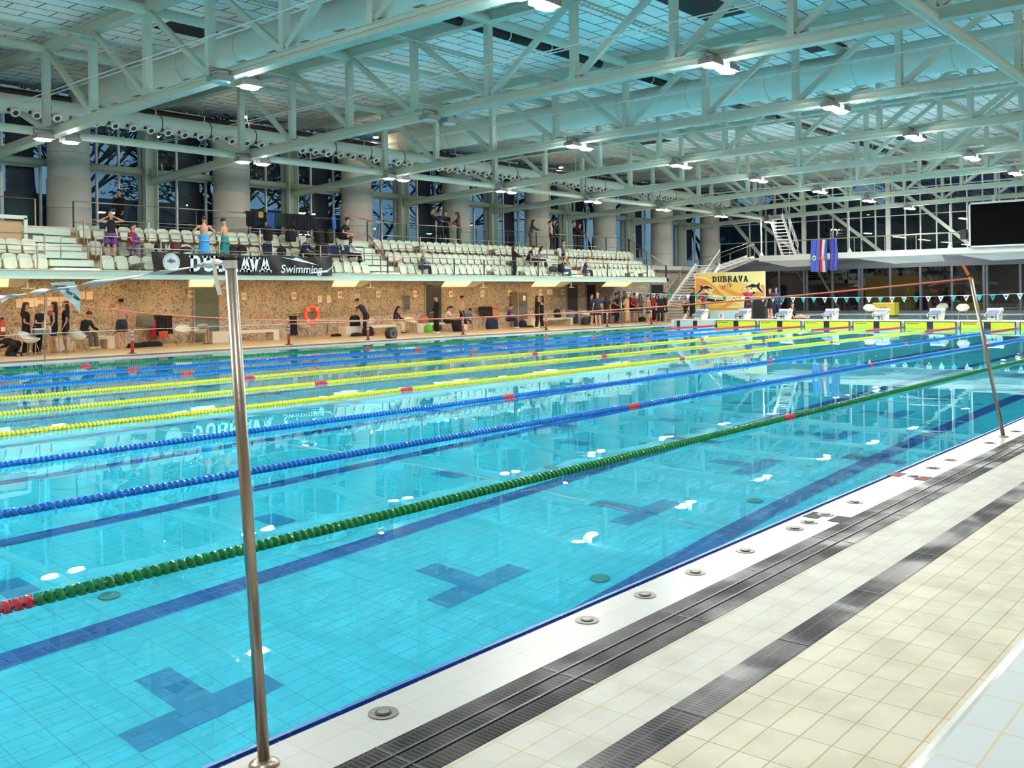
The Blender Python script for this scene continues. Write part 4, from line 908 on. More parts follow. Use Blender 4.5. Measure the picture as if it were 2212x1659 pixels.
BLU = M('flag_blue', (.09, .17, .72), .7); NAVY = M('flag_navy', (.07, .09, .45), .7)
hang('flag', 'blue flag with a small round crest hanging from the bridge', 1751, 1769, 5.3, 3.15, [(0, 1, BLU)], 'seal')
hang('flag', 'red white and blue flag with a chequered shield hanging from the bridge', 1770.5, 1787, 5.32, 3.12, [(0, .36, M('flag_red', (.62, .02, .04), .7)), (.36, .74, M('flag_white', (.75, .75, .8), .7)), (.74, 1, NAVY)], 'check')
hang('flag', 'dark blue flag with a ring of stars hanging from the bridge', 1792, 1809, 5.34, 3.2, [(0, 1, NAVY)], 'stars')
# big black screen
t = thing('video_screen', 'large black video screen hanging above the bridge', 'screen', (66.2, 12, 4.5)); y0, y1 = YX(2097, 66.2, 500), 4.0
wpart('display', MB().box((66.2, y1, 4.45), (66.45, y0, 7.0)), M('screen_black', (.002, .002, .003), .6, spec=.05), t)
f = MB(); f.box((66.15, y0, 4.38), (66.5, y0+.1, 7.12)); f.box((66.15, y1, 7.0), (66.5, y0+.1, 7.12)); f.box((66.15, y1, 4.36), (66.5, y0+.1, 4.46)); wpart('frame', f, STEELW, t)
wpart('hanger', MB().box((66.25, y0-1.4, 7.1), (66.35, y0-1.2, 7.5)), STEEL, t)
tag(MB().box((66.3, y0+.3, 4.9), (66.7, y0+.65, 5.5)).build('loudspeaker', BLACK), 'small black loudspeaker beside the edge of the big screen', 'loudspeaker')
# ================================================================== MAIN STAIR AT THE CORNER
t = thing('main_stair', 'white stair with open treads rising from the deck past the yellow banner', 'stair', (53, 26.5, 0))
# flight 1 runs along +X beside the wall, rising away; seen from the pool
A = at(1450, 690, 1, 29.4); B = at(1532, 590, 1, 29.4)
wpart('stringer', MB().bar((A.x, 28.6, .1), (B.x, 28.6, 3.75), .08, .32), WHITE, t); wpart('stringer', MB().bar((A.x, 30.4, .1), (B.x, 30.4, 3.75), .08, .32), WHITE, t)
for k in range(20):
    f = (k+.5)/20; x = A.x+(B.x-A.x)*f; z = .1+3.65*f; wpart('tread', MB().box((x-.16, 28.6, z), (x+.16, 30.4, z+.05)), WHITE, t)
for y in (28.55, 30.45):
    wpart('handrail', MB().tube((A.x, y, 1.1), (B.x, y, 4.75), .03, 8), WHITE if y < 29 else INOX, t, True)
    for f in (0, .3, .6, .95): x = A.x+(B.x-A.x)*f; z = .1+3.65*f; wpart('post', MB().tube((x, y, z), (x, y, z+1.0), .018, 6), INOX, t)
    wpart('glass_panel', MB().add([(A.x, y, .25), (B.x, y, 3.9), (B.x, y, 4.6), (A.x, y, .95)], [(0, 1, 2, 3)]), GLASSR, t)
t = thing('upper_stair', 'short white upper stair flight climbing from the gallery corner to the bridge', 'stair', (62, 29, 3.7))
p0 = at(1510, 590, 0, 64.5); p1 = at(1625, 560, 0, 66.6)
for dx in (-.9, .9):
    wpart('stringer', MB().bar((64.6+dx, p0.y, 3.0), (66.4+dx*.6, p1.y, 4.3), .08, .34), WHITE, t)
for k in range(9):
    f = (k+.5)/9; c = Vector((64.6, p0.y, 3.0)).lerp(Vector((66.4, p1.y, 4.3)), f); wpart('tread', MB().box((c.x-.9, c.y-.2, c.z), (c.x+.9, c.y+.2, c.z+.05)), WHITE, t)
for dx in (-.95, .95):
    wpart('handrail', MB().tube((64.6+dx, p0.y, 4.0), (66.4+dx*.6, p1.y, 5.3), .025, 8), INOX, t, True)
    for f in (0, .5, 1): c = Vector((64.6+dx, p0.y, 3.0)).lerp(Vector((66.4+dx*.6, p1.y, 4.3)), f); wpart('post', MB().tube(c, c+Vector((0, 0, 1)), .02, 6), INOX, t)
# ================================================================== YELLOW BANNER BOARD
BNX = 55.6
y0, y1 = YX(1503, BNX, 640), YX(1652, BNX, 640); z0, z1 = .25, 3.0; Wd = y0-y1; Hh = z1-z0
t = thing('banner_board', 'yellow and orange banner board reading DUBRAVA OPEN with two shark heads', 'banner', (BNX, y0, z0))
YB = M('banner_yellow', (.72, .52, .12), .5); OB = M('banner_orange', (.72, .30, .05), .5); CB = M('banner_cream', (.72, .66, .28), .5)
def bp_(poly, mat, d, nm='print_shape'):
    # poly in board fractions (0..1 from left to right, 0..1 up)
    return MB().prism([(a*Wd, c*Hh) for a, c in poly], .004, lambda a, c, e: (-d-e, -a, c)).build(nm, mat, t)
MB().box((0, -Wd, 0), (.08, 0, Hh)).build('board', YB, t)
MB().box((-.01, -Wd-.03, -.02), (.06, -Wd, Hh+.02)).box((-.01, 0, -.02), (.06, .03, Hh+.02)).box((-.01, -Wd, Hh), (.06, 0, Hh+.03)).build('frame', WHITE, t)
def band(f0, f1, w0, w1, mat, d, n=14, curve=lambda s: 0):
    up = []; dn = []
    for i in range(n+1):
        s_ = i/n; a = f0[0]+(f1[0]-f0[0])*s_; c = f0[1]+(f1[1]-f0[1])*s_+curve(s_); w = w0+(w1-w0)*s_; up.append((a, min(.995, c+w))); dn.append((a, max(.005, c-w)))
    return bp_(dn+up[::-1], mat, d)
band((.0, .86), (.45, .42), .13, .03, OB, .002, curve=lambda s: .05*math.sin(s*3)); band((0, .70), (.25, .75), .25, .0, OB, .003)
band((.0, .92), (.5, .70), .02, .05, CB, .006, curve=lambda s: .03*math.sin(s*6)); band((.45, .95), (1, .8), .05, .2, CB, .002)
band((.35, .72), (1, .45), .04, .06, OB, .007, curve=lambda s: -.10*math.sin(s*3.1)); band((.2, .55), (.95, .33), .01, .10, CB, .004, curve=lambda s: -.05*math.sin(s*3.1))
band((.0, .38), (.6, .45), .02, .05, OB, .008, curve=lambda s: -.22*math.sin(s*3.1)); band((0, .12), (.9, .36), .12, .03, CB, .005, curve=lambda s: -.06*math.sin(s*3.1))
band((.0, .50), (.45, .40), .05, .01, BLACK, .012, curve=lambda s: -.05*math.sin(s*3)); band((.18, .33), (.45, .38), .0, .0, BLACK, .012, curve=lambda s: -.1*math.sin(s*3.1)); band((.3, .2), (1, .05), .03, .15, OB, .006)
band((.86, .62), (1, .55), .1, .16, OB, .005)
IN = M('banner_ink', (.01, .01, .012), .5)
def stext(txt, a0, c0, h, w, gap, mat, d, tilt=0., nm='letter'):
    e = thing_empty = MB()
    sub = bpy.data.objects.new('lettering', None)
    for i, ch in enumerate(txt):
        tmp = bpy.data.objects.new('tmp', None)
        slab_text(ch, 0, 0, h, w, 0, tmp, mat, .006, 0, name=nm)
        o = tmp.children[0] if tmp.children else None
        for o in [x for x in bpy.data.objects if x.parent == tmp]:
            o.parent = t; o.rotation_euler = (0, 0, -math.pi/2); o.location = (-d, -(a0+i*(w+gap)), c0+tilt*i)
        bpy.data.objects.remove(tmp)
    bpy.data.objects.remove(sub)
stext('DUBRAVA', .26*Wd, .79*Hh, .37, .27, .075, WHITE, .014); stext('DUBRAVA', .262*Wd, .80*Hh, .34, .26, .085, IN, .022)
RI = M('banner_red', (.62, .12, .08), .5)
stext('OPEN', .39*Wd, .64*Hh, .22, .13, .05, RI, .022, .045)
def shark(cx, cz, s, flip):
    out = [(-1, -.45), (-.55, .15), (-.62, .75), (-.25, .45), (.2, .55), (.75, .3), (1, .12), (.85, -.1), (.6, -.35), (.2, -.5), (-.05, -.25), (-.3, -.2), (-.55, -.35)]
    ink = [(-.95, -.42), (-.5, .15), (-.55, .62), (-.22, .38), (.2, .48), (.72, .26), (.95, .12), (.5, .18), (.1, .12), (-.2, .18), (-.35, -.02), (-.6, -.25)]
    for pl, mt, d in ((out, WHITE, .014), ([(a*.93, c*.93) for a, c in out], CB, .019), (ink, IN, .024), ([(-.1, -.3), (.15, -.55), (.25, -.4), (.1, -.2)], IN, .024)):
        MB().prism([(a*s*flip, c*s) for a, c in pl], .005, lambda a, c, e: (-d-e, -(cx*Wd+a), cz*Hh+c)).build('shark_print', mt, t)
    MB().prism([(.3*s*flip+.07*s*math.cos(k)*flip, .05*s+.06*s*math.sin(k)) for k in np.linspace(0, 6, 9)], .004, lambda a, c, e: (-.03-e, -(cx*Wd+a), cz*Hh+c)).build('shark_eye', IN, t)
shark(.145, .62, .62, 1); shark(.86, .63, .66, -1)
# podium
py0, py1 = YX(1533, 54.2, 680), YX(1592, 54.2, 680)
t = thing('podium', 'pale blue podium box with the number 1 behind the starting blocks', 'podium', (54.2, py0, .25))
MB().box((0, -(py0-py1), 0), (.7, 0, .48)).build('box', M('podium_blue', (.38, .58, .62), .5), t)
MB().loft([(-.02, -(py0-YX(1558, 54.2, 680)), .17), (.0, -(py0-YX(1558, 54.2, 680)), .17)], [(.19, .22)]*2, 18, (0, 1, 0)).build('number_plate', PAPER, t); put_text('number', '1', .3, BLACK, t, (-.035, -(py0-YX(1558, 54.2, 680)), .17), 180, .01, 0, .01)
tag(MB().box((55.0, YX(1652, 55, 670), .25), (55.4, YX(1625, 55, 670), 1.35)).build('black_cabinet', BLACK), 'black fabric box standing before the lower right part of the yellow banner', 'box')
tag(MB().box((54.6, YX(1531, 54.6, 680), .25), (55.2, YX(1523, 54.6, 680), .7)).build('yellow_step', YELB), 'small yellow block on the floor beside the pale blue podium', 'box')
# yellow crates
for u0, u1, v0, X, lb in ((1886, 1932, 655, 60, 'yellow crate standing in the open behind the blocks'), (2076, 2120, 655, 71, 'yellow crate seen through the glass wall near the leaning pole')):
    a0, a1 = YX(u0, X, 660), YX(u1, X, 660); zt = at(u0, v0, 0, X).z
    t = thing('yellow_crate', lb, 'crate', (X, a0, .25)); H_ = zt-.25; w2 = a0-a1
    MB().box((0, -w2, .08), (.8, 0, H_)).build('panel_body', YELB, t); MB().box((-.02, -w2-.02, H_-.03), (.82, .02, H_+.02)).build('lid', M('crate_rim', (.62, .50, .10), .5), t); MB().box((.05, -w2, 0), (.75, 0, .08)).build('skid', BLACK, t)
    MB().box((-.012, -w2*.7, H_*.6), (-.002, -w2*.3, H_*.66)).build('print', BLACK, t)
# ================================================================== FURNITURE ON THE DECKS
cb = MB()
# bucket chair shell: tilted oval bowl, opening towards -Y and up
vs = []; fs = []; n, m = 28, 8
for s_ in (0, 1):
    for j in range(m+1):
        r = j/m
        for k in range(n):
            a = 2*math.pi*k/n; R = .30*r**.8*(1 if s_ == 0 else .95)
            x = R*1.02*math.cos(a); y = R*math.sin(a)*.95
            z = .43+(.10*r**2.5)+max(0, math.sin(a))*.26*r**2 +(.0 if s_ == 0 else .015)+.06*r**2*abs(math.cos(a))
            vs.append((x, y+.05*r*math.sin(a), z))
for s_ in (0, 1):
    o0 = s_*(m+1)*n
    for j in range(m):
        for k in range(n):
            k2 = (k+1) % n; q = (o0+j*n+k, o0+j*n+k2, o0+(j+1)*n+k2, o0+(j+1)*n+k); fs.append(q if s_ else q[::-1])
for k in range(n): k2 = (k+1) % n; fs.append((m*n+k, m*n+k2, (m+1)*n+m*n+k2, (m+1)*n+m*n+k))
chair_me = cb.add(vs, fs).mesh('bucket_shell', WHITEP, True)
leg = MB().tube((0, 0, .46), (0, 0, 0), .011, 8).mesh('leg', INOX, True)
hole = MB().loft([(0, .30, .60), (0, .325, .605)], .012, 8).mesh('grip_hole', BLACK)
def chair(x, y, z, face, label, cushion=False):
    t = thing('bucket_chair', label, 'chair', (x, y, z), math.radians(face+90), 'white bucket chairs')
    link('bucket_shell', chair_me, t)
    for sx in (-1, 1):
        for sy in (-1, 1):
            o = link('leg', leg, t, (sx*.15, sy*.13, 0)); o.rotation_euler = (sy*-.22*-1, sx*.22*-1, 0); o.location = (sx*.24, sy*.22, 0) ; o.rotation_euler = (sy*.2, -sx*.2, 0)
    if cushion: MB().ell((0, -.02, .47), (.16, .15, .03)).build('cushion', BLACK, t)
    return t
def ch(u, v, face, label, z=0, Y=None, **k):
    p = at(u, v, 2, z) if Y is None else Vector((XY(u, Y, v), Y, z)); return chair(p.x, p.y, z, face, label, **k)
ch(64, 770, -60, 'white bucket chair in profile at the poolside table, nearest the picture edge')
ch(97, 762, 60, 'tan shaded bucket chair under the poolside table, behind the thin pole')
ch(168, 763, 40, 'white bucket chair seen from behind at the near end of the poolside table')
ch(396, 747, -120, 'white bucket chair by the wall, first of the pair near the frosted door')
ch(433, 744, -150, 'white bucket chair by the wall beside the thin round table')
ch(656, 730, -20, 'white bucket chair beside the orange life ring')
ch(795, 725, -160, 'white bucket chair behind the red bollard near the bending man')
ch(888, 720, -100, 'white bucket chair standing past the woman in white trousers')
ch(1268, 700, -120, 'white bucket chair by the group of waiting people')
ch(1878, 688, 200, 'white round chair behind the starting blocks holding a black cushion', z=.25, Y=YX(1878, 54.0, 680), cushion=True)
ch(2080, 690, 20, 'white round chair behind the blocks, seen from its back near the leaning pole', z=.25, Y=YX(2080, 53.5, 680))
ch(2035, 683, 30, 'grey round chair half hidden behind a starting block', z=.25, Y=YX(2038, 56, 680))
# tables
def table(x, y, w, d, h, label, round_=False, mat=None):
    t = thing('table', label, 'table', (x, y, 0))
    if round_:
        MB().loft([(0, 0, h-.02), (0, 0, h)], w/2, 28).build('table_top', mat or GREY, t); MB().tube((0, 0, .02), (0, 0, h-.02), .025, 10).build('column', INOX, t); MB().loft([(0, 0, 0), (0, 0, .02)], w*.3, 20).build('base', INOX, t)
    else:
        MB().box((-w/2, -d/2, h-.03), (w/2, d/2, h)).build('table_top', mat or GREY, t)
        for sx in (-1, 1):
            for sy in (-1, 1): MB().tube((sx*(w/2-.06), sy*(d/2-.06), 0), (sx*(w/2-.06), sy*(d/2-.06), h-.03), .016, 8).build('leg', INOX, t)
    return t
tp = at(115, 768, 2, 0); table(tp.x, 29.05, 1.15, .7, .72, 'thin steel table with papers and a box by the pool, before four women', mat=M('table_dark', (.06, .06, .06), .4))
table(XY(437, 31.3, 745)+.05, 30.95, .9, .9, .74, 'thin round steel table standing before the frosted door', True)
t = thing('storage_box', 'pale box with a dark label on the poolside table', 'box', (tp.x-.28, 29.05, .72)); MB().box((-.15, -.12, 0), (.15, .12, .13)).build('box_body', M('box_teal', (.12, .18, .18), .5), t); MB().box((-.17, -.13, .13), (.17, .13, .17)).build('lid', PAPER, t)
t = thing('water_bottle', 'small white water bottle on the poolside table', 'bottle', (tp.x+.12, 29.1, .72)); MB().loft([(0, 0, 0), (0, 0, .15), (0, 0, .19), (0, 0, .22)], [.035, .035, .015, .015], 12).build('bottle_body', WHITEP, t, True); MB().loft([(0, 0, .22), (0, 0, .24)], .018, 10).build('cap', WHITE, t)
for i in range(3): tag(MB().box((0, 0, 0), (.21, .29, .003)).build('paper_sheet', PAPER, loc=(tp.x-.02+.2*i-.1, 28.78, .721+.001*i)), 'white paper sheet lying on the poolside table, %s along it' % ORD[i], 'paper', 'sheets on the poolside table')
# benches
def bench(u0, u1, vb, label, Y=None):
    Y = Y or 30.9; x0, x1 = XY(u0, Y, vb), XY(u1, Y, vb)
    t = thing('bench', label, 'bench', (x0, Y, 0)); w = x1-x0
    MB().box((0, 0, .36), (w, .55, .47)).build('bench_seat', BRONZE, t); MB().box((0, 0, 0), (.75 if w > 2 else .4, .55, .36)).build('bench_foot', BRONZE, t); MB().box((w-.28, 0, 0), (w, .55, .36)).build('bench_foot', BRONZE, t)
    return t
bench(118, 248, 740, 'cream concrete bench behind the four women and the seated man', 31.2)
bench(459, 603, 730, 'cream concrete bench past the frosted door, empty', 31.0)
bench(748, 866, 718, 'cream concrete bench under the bending man and the long haired woman', 30.9)
bench(901, 1010, 712, 'cream concrete bench behind the green bag', 31.0)
bench(1148, 1238, 702, 'cream concrete bench beside the two hugging women', 30.9)
# bollards with cords
bs = [(286, 765), (624, 744), (795, 734), (1000, 723), (1180, 712), (1312, 705), (1407, 700)]
bx = [XY(u, 26.9, v) for u, v in bs]
for i, x in enumerate(bx):
    t = thing('bollard', 'red plastic bollard with white bands on the far pool edge, %s from the near end' % ORD[i], 'bollard', (x, 26.9, 0), 0, 'bollards along the far pool edge')
    MB().loft([(0, 0, 0), (0, 0, .03), (0, 0, .05)], [.16, .16, .06], 16).build('base', BLACK, t); MB().loft([(0, 0, .04), (0, 0, .84), (0, 0, .87)], [.05, .05, .02], 14).build('post_body', REDP, t, True)
    for z in (.45, .58, .71): MB().loft([(0, 0, z), (0, 0, z+.07)], .053, 14).build('band', M('band_white', (.45, .42, .42), .4), t)
b = MB(); b.loft([(8, 26.9, .72)]+[(x, 26.9, .80) for x in bx], .009, 5, (0, 1, 0)); tag(b.build('barrier_rope', ROPEW), 'thin pale cord strung between the red bollards', 'cord')
# life ring
t = thing('life_ring', 'orange life ring hanging on the patterned wall below a steel bar', 'life ring', (XY(669, WY-.12, 700), WY-.30, 1.02))
b = MB(); R_, r_ = .36, .095; vs = []; fs = []
for i in range(28):
    a = 2*math.pi*i/28
    for k in range(10): c = 2*math.pi*k/10; vs.append(((R_+r_*math.cos(c))*math.cos(a), r_*.8*math.sin(c), (R_+r_*math.cos(c))*math.sin(a)))
for i in range(28):
    for k in range(10): fs.append((i*10+k, i*10+(k+1) % 10, ((i+1) % 28)*10+(k+1) % 10, ((i+1) % 28)*10+k))
b.add(vs, fs).build('ring', ORANGE, t, True)
for a in (.8, 2.4, 3.9, 5.5): MB().bar((.27*math.cos(a), -.0, .27*math.sin(a)), (.46*math.cos(a), 0, .46*math.sin(a)), .10, .17, (0, 1, 0)).build('strap', M('strap_pale', (.75, .35, .25), .6), t)
def bar_rack(u0, u1, v, label, drop=.95):
    x0, x1 = XY(u0, WY-.15, v), XY(u1, WY-.15, v); z = at(u0, v, 1, WY-.15).z
    t = thing('wall_bar', label, 'wall bar', (x0, WY-.15, z)); w = x1-x0
    MB().loft([(0, .1, -drop), (0, 0, -drop*.5), (0, 0, -.08), (.08, 0, 0), (w-.08, 0, 0), (w, 0, -.08), (w, 0, -drop*.5), (w, .1, -drop)], .02, 8, (0, 1, 0)).build('bar', INOX, t, True)
    return x0, x1, z
bar_rack(322, 412, 685, 'steel wall bar hung with black clothes near the frosted door'); bar_rack(629, 709, 676, 'steel wall bar above the orange life ring'); bar_rack(1012, 1045, 667, 'steel wall bar hung with dark jackets past the seated boy')
# paper signs
def sign(u, v, wpx, hpx, txt, label, name='paper_sign'):
    Y = WY-.02; x0 = XY(u-wpx/2, Y, v); x1 = XY(u+wpx/2, Y, v); z0_, z1_ = at(u, v+hpx/2, 1, Y).z, at(u, v-hpx/2, 1, Y).z
    t = thing(name, label, 'sign', ((x0+x1)/2, Y, (z0_+z1_)/2), 0, 'paper signs on the patterned wall'); w = (x1-x0)/2; h = (z1_-z0_)/2
    MB().box((-w, -.006, -h), (w, .01, h)).build('sheet', PAPER, t)
    if txt: put_text('number', txt, h*1.15, M('ink', (.12, .07, .05), .7), t, (0, -.012, 0), -90, .004, 0, .004)
    return t, w, h
for u, v, tx in ((412, 635, '10'), (527, 640, '11'), (635, 639, '12'), (734, 637, '13'), (817, 636, '14'), (897, 635, '15'), (974, 635, '16'), (1042, 635, '17'), (1101, 634, '18')):
    sign(u, v, 11-(u-400)*.006, 16-(u-400)*.004, tx, 'paper sign reading %s on the patterned wall, %s of the numbered signs' % (tx, ORD[int(tx)-10]))
sign(1168, 632, 6, 12, '19', 'small number sheet on the patterned wall above the hugging women'); sign(1184.5, 631, 5.5, 12, '', 'narrow notice, first of the pair past the hugging women')
sign(1190.5, 631, 5.5, 12, '', 'narrow notice, second of the pair past the hugging women'); sign(1216, 631, 5.5, 12, '20', 'small number sheet just before the dark metal doors')
sign(177, 638, 14, 17, '', 'small warning notice on the wall beside the hanging pennant'); sign(193, 638, 14, 17, '', 'second warning notice, next to the first beside the hanging pennant')
for i, u in enumerate((41, 61, 87, 114, 141)): sign(u, 655-(i*1.2), 13 if i == 0 else 25, 19, '', 'pinkish result sheet taped above the four women, %s in the line' % ORD[i])
sign(691, 646, 8.5, 15, '', 'blank pinkish notice past the sign 12'); sign(710, 646, 9, 16, '', 'white notice with a blue edge before the sign 13')
t, w, h = sign(772.5, 643, 10, 16, '', 'red prohibition sign above the bending man', 'warning_sign')
MB().loft([(0, -.008, h*.2), (0, -.010, h*.2)], w*.8, 18, (1, 0, 0)).build('red_ring', REDP, t); MB().loft([(0, -.011, h*.2), (0, -.013, h*.2)], w*.6, 18, (1, 0, 0)).build('white_disc', PAPER, t); MB().bar((-w*.5, -.015, h*.5), (w*.5, -.015, -h*.1), .01, w*.15, (0, 0, 1)).build('red_bar', REDP, t); MB().box((-w*.8, -.012, -h*.9), (w*.8, -.006, -h*.5)).build('red_box', REDP, t)
# extinguisher, meter box, locker, vent, heater
p = at(8, 715, 1, 32.0); t = thing('fire_extinguisher', 'red fire extinguisher on the wall at the picture edge', 'fire extinguisher', (p.x, 32.15, .55)); MB().loft([(0, 0, 0), (0, 0, .5), (0, 0, .58), (0, 0, .62)], [.09, .09, .05, .03], 14).build('cylinder_body', REDP, t, True); MB().box((-.04, -.06, .62), (.05, .03, .68)).build('valve', BLACK, t); MB().box((-.07, -.095, .2), (.07, -.085, .35)).build('label_band', PAPER, t)
x0, x1 = XY(1116, 31.9, 680), XY(1137, 31.9, 680); t = thing('steel_locker', 'tall grey steel cabinet by the wall with a small notice on its door', 'cabinet', (x0, 31.8, 0)); MB().box((0, 0, 0), (x1-x0, .5, 2.0)).build('carcass', GREY, t); MB().box((.1, -.02, .05), (x1-x0-.05, 0, 1.95)).build('cabinet_door', M('locker_grey', (.13, .12, .11), .5, .2), t); MB().box((.45, -.03, 1.5), (.65, -.02, 1.78)).build('notice', PAPER, t.children[-1] if t.children[-1].name.startswith('cabinet') else next(c for c in t.children if c.name.startswith('cabinet')))
x0 = XY(873, WY-.05, 680); t = thing('vent_grille', 'dark louvred grille on the wall beside the bucket chair', 'grille', (x0, WY-.06, 1.15)); MB().box((0, 0, 0), (.42, .05, .75)).build('frame', GREY, t)
for k in range(7): MB().box((.03, -.02, .05+.1*k), (.39, .0, .09+.1*k)).build('louvre', BLACK, t)
t = thing('speaker_fan', 'round black drum fan standing at the far pool edge', 'fan', (XY(849, 27.1, 725), 27.2, .24)); MB().loft([(0, -.12, 0), (0, .16, 0)], [.24, .24], 24, (1, 0, 0)).build('drum', BLACK, t, True); MB().loft([(0, -.125, 0), (0, -.121, 0)], [.19, .19], 24, (1, 0, 0)).build('grille', M('grille_grey', (.10, .10, .10), .4), t)
MB().loft([(0, -.135, 0), (0, -.126, 0)], [.09, .09], 18, (1, 0, 0)).build('hub', BLACK, t); MB().box((-.22, -.1, -.24), (.22, .12, -.2)).build('stand', BLACK, t)
# gym mats
for u, v, w_, d_, mt, lb in ((20, 768, 2.2, .8, M('mat_red', (.45, .06, .08), .7), 'red exercise mat on the deck at the picture edge'), (185, 764, 2.2, .7, M('mat_blue', (.10, .12, .30), .7), 'blue exercise mat beneath the table by the four women'), (295, 760, 1.5, .6, M('mat_blue2', (.12, .16, .42), .7), 'blue exercise mat around the first red bollard')):
    p = at(u, v, 2, 0); tag(MB().box((-w_/2, -d_/2, 0), (w_/2, d_/2, .02)).build('exercise_mat', mt, loc=(p.x, max(p.y+.3, 27.8), .02)), lb, 'mat')
# ================================================================== BAGS AND CLOTHES
rnd = random.Random(3)
def bag(x, y, z, w, d, h, mat, label, kind='backpack', cat='bag', rz=0):
    t = thing(kind, label, cat, (x, y, z), rz)
    b = MB(); n = 14; rings = []
    for j, (f, s_) in enumerate(((0, .92), (.08, 1), (.5, 1.02), (.8, .92), (.95, .7), (1, .35))):
        rings.append((0, 0, f*h))
    vs = []; fs = []
    sc = (.92, 1, 1.02, .94, .72, .35); N_ = len(sc)
    for j, (r0, s_) in enumerate(zip(rings, sc)):
        for k in range(n):
            a = 2*math.pi*k/n; c, s2 = math.cos(a), math.sin(a); sg = lambda q: math.copysign(abs(q)**.6, q)
            vs.append((w/2*s_*sg(c)*(1+.05*rnd.uniform(-1, 1)), d/2*s_*sg(s2)*(1+.05*rnd.uniform(-1, 1)), r0[2]))
    for j in range(N_-1):
        for k in range(n): k2 = (k+1) % n; fs.append((j*n+k, j*n+k2, (j+1)*n+k2, (j+1)*n+k))
    fs.append(tuple(range(n-1, -1, -1))); fs.append(tuple((N_-1)*n+k for k in range(n)))
    b.add(vs, fs).build('bag_body', mat, t, True)
    if kind == 'backpack':
        MB().box((-w*.33, -d*.62, h*.12), (w*.33, -d*.48, h*.5)).build('pocket', mat, t)
        for s_ in (-1, 1): MB().loft([(s_*w*.25, d*.45, h*.9), (s_*w*.28, d*.75, h*.55), (s_*w*.25, d*.5, h*.15)], .02, 6).build('strap', BLACK, t, True)
    MB().loft([(-.05, 0, h*.97), (-.04, 0, h*1.08), (.04, 0, h*1.08), (.05, 0, h*.97)], .01, 6, (0, 1, 0)).build('handle', BLACK, t)
    return t
NAVYC = M('navy_cloth', (.012, .02, .055), .85); DGREY = M('dark_grey_cloth', (.035, .035, .04), .9); REDC = M('red_cloth', (.34, .03, .04), .85); KHAKI = M('khaki_cloth', (.16, .14, .10), .9)
def bg_(u, v, Y, w, h, mat, label, z=0, kind='backpack', **k): return bag(XY(u, Y, v), Y, z, w, .3, h, mat, label, kind, **k)
bg_(314, 745, 31.6, .7, .5, KHAKI, 'camouflage backpack hanging on the wall bar by the black clothes', .75)
bg_(290, 745, 30.6, .5, .2, BLACKC, 'black kit bag with a yellow pouch on the deck', 0, 'kit_bag'); bg_(325, 745, 30.8, .95, .22, BLACKC, 'low black bag lying under the hung clothes', 0, 'kit_bag')
tag(MB().ell((0, 0, .09), (.13, .1, .09)).build('yellow_pouch', M('yellow_cloth', (.6, .45, .02), .7), loc=(XY(301, 30.4, 745), 30.4, .05)), 'small yellow pouch on the black kit bag', 'pouch')
bg_(728, 724, 31.4, .65, .14, BLACKC, 'flat black bag on the deck below the steel bar', 0, 'kit_bag')
bg_(767, 710, 31.1, .48, .5, BLACKC, 'black sports bag on the bench under the bending man', .47)
bg_(770, 726, 30.6, .55, .18, BLACKC, 'small black bag in front of the bench foot', 0, 'kit_bag'); bg_(795, 726, 30.5, .55, .45, BLACKC, 'black bag standing under the bucket chair by the red bollard', 0)
bg_(845, 718, 31.2, .5, .2, DGREY, 'dark bag pushed under the long cream bench', 0, 'kit_bag')
bg_(926, 712, 30.9, .42, .40, M('green_bag', (.12, .55, .04), .6), 'bright green bag leaning on the end of the bench', 0, 'carrier_bag')
bg_(915, 700, 31.1, .5, .35, M('pink_bag', (.45, .14, .12), .7), 'reddish towel heap and bag on the bench by the man in the long coat', .47, 'kit_bag')
bg_(990, 715, 30.2, .6, .62, BLACKC, 'black sports backpack with a small white mark on the deck', 0); bg_(1063, 712, 30.9, .85, .6, NAVYC, 'large navy kit bag under the hung jackets', 0)
bg_(1130, 708, 30.9, .4, .42, NAVYC, 'navy backpack in front of the steel cabinet', 0); bg_(1145, 708, 30.7, .45, .12, BLACKC, 'low black bag beside the navy backpack', 0, 'kit_bag')
bg_(1204, 690, 31.2, .4, .5, BLACKC, 'black bag on the bench beside the hugging women', .47); bg_(1234, 695, 31.2, .6, .42, M('blue_grey_cloth', (.12, .18, .24), .85), 'blue grey kit bag on the bench end by the dark doors', .47, 'kit_bag')
bg_(1264, 705, 30.0, .6, .45, DGREY, 'black and white sports bag at the feet of the waiting group', 0, 'kit_bag'); bg_(1387, 697, 30.6, .6, .32, BLACKC, 'black bag on the deck behind the swimmer in green shorts', 0, 'kit_bag')
def stand_bag(u, row, h, mat, label, w=.38, dy=-.25):
    y, z, _ = ROWS[row]; bag(XY(u, y+.1, 560), y+dy+.2, z+.42, w, .25, h, mat, label)
stand_bag(575, 2, .62, BLACKC, 'tall black backpack on the back row above the banner'); stand_bag(573, 1, .5, NAVYC, 'navy backpack on the middle row above the banner')
stand_bag(624, 2, .5, BLACKC, 'black bag on the back row behind the reading boy', .5); stand_bag(686, 2, .62, BLACKC, 'black backpack hanging near the leaning man', .5); stand_bag(707, 2, .62, BLACKC, 'narrow black bag beside the leaning man')
stand_bag(604, 1, .3, BLACKC, 'small black bag on the middle row past the navy backpack'); stand_bag(690, 1, .6, BLACKC, 'big black backpack on the middle row by the hung tracksuits', .6)
stand_bag(497, 1, .28, BLACKC, 'black bag below the youth in the teal towel'); stand_bag(518, 1, .3, BLACKC, 'small black bag behind the pole top'); stand_bag(375, 1, .34, M('maroon_bag', (.10, .03, .04), .8), 'maroon striped sports bag on the middle row above the emblem')
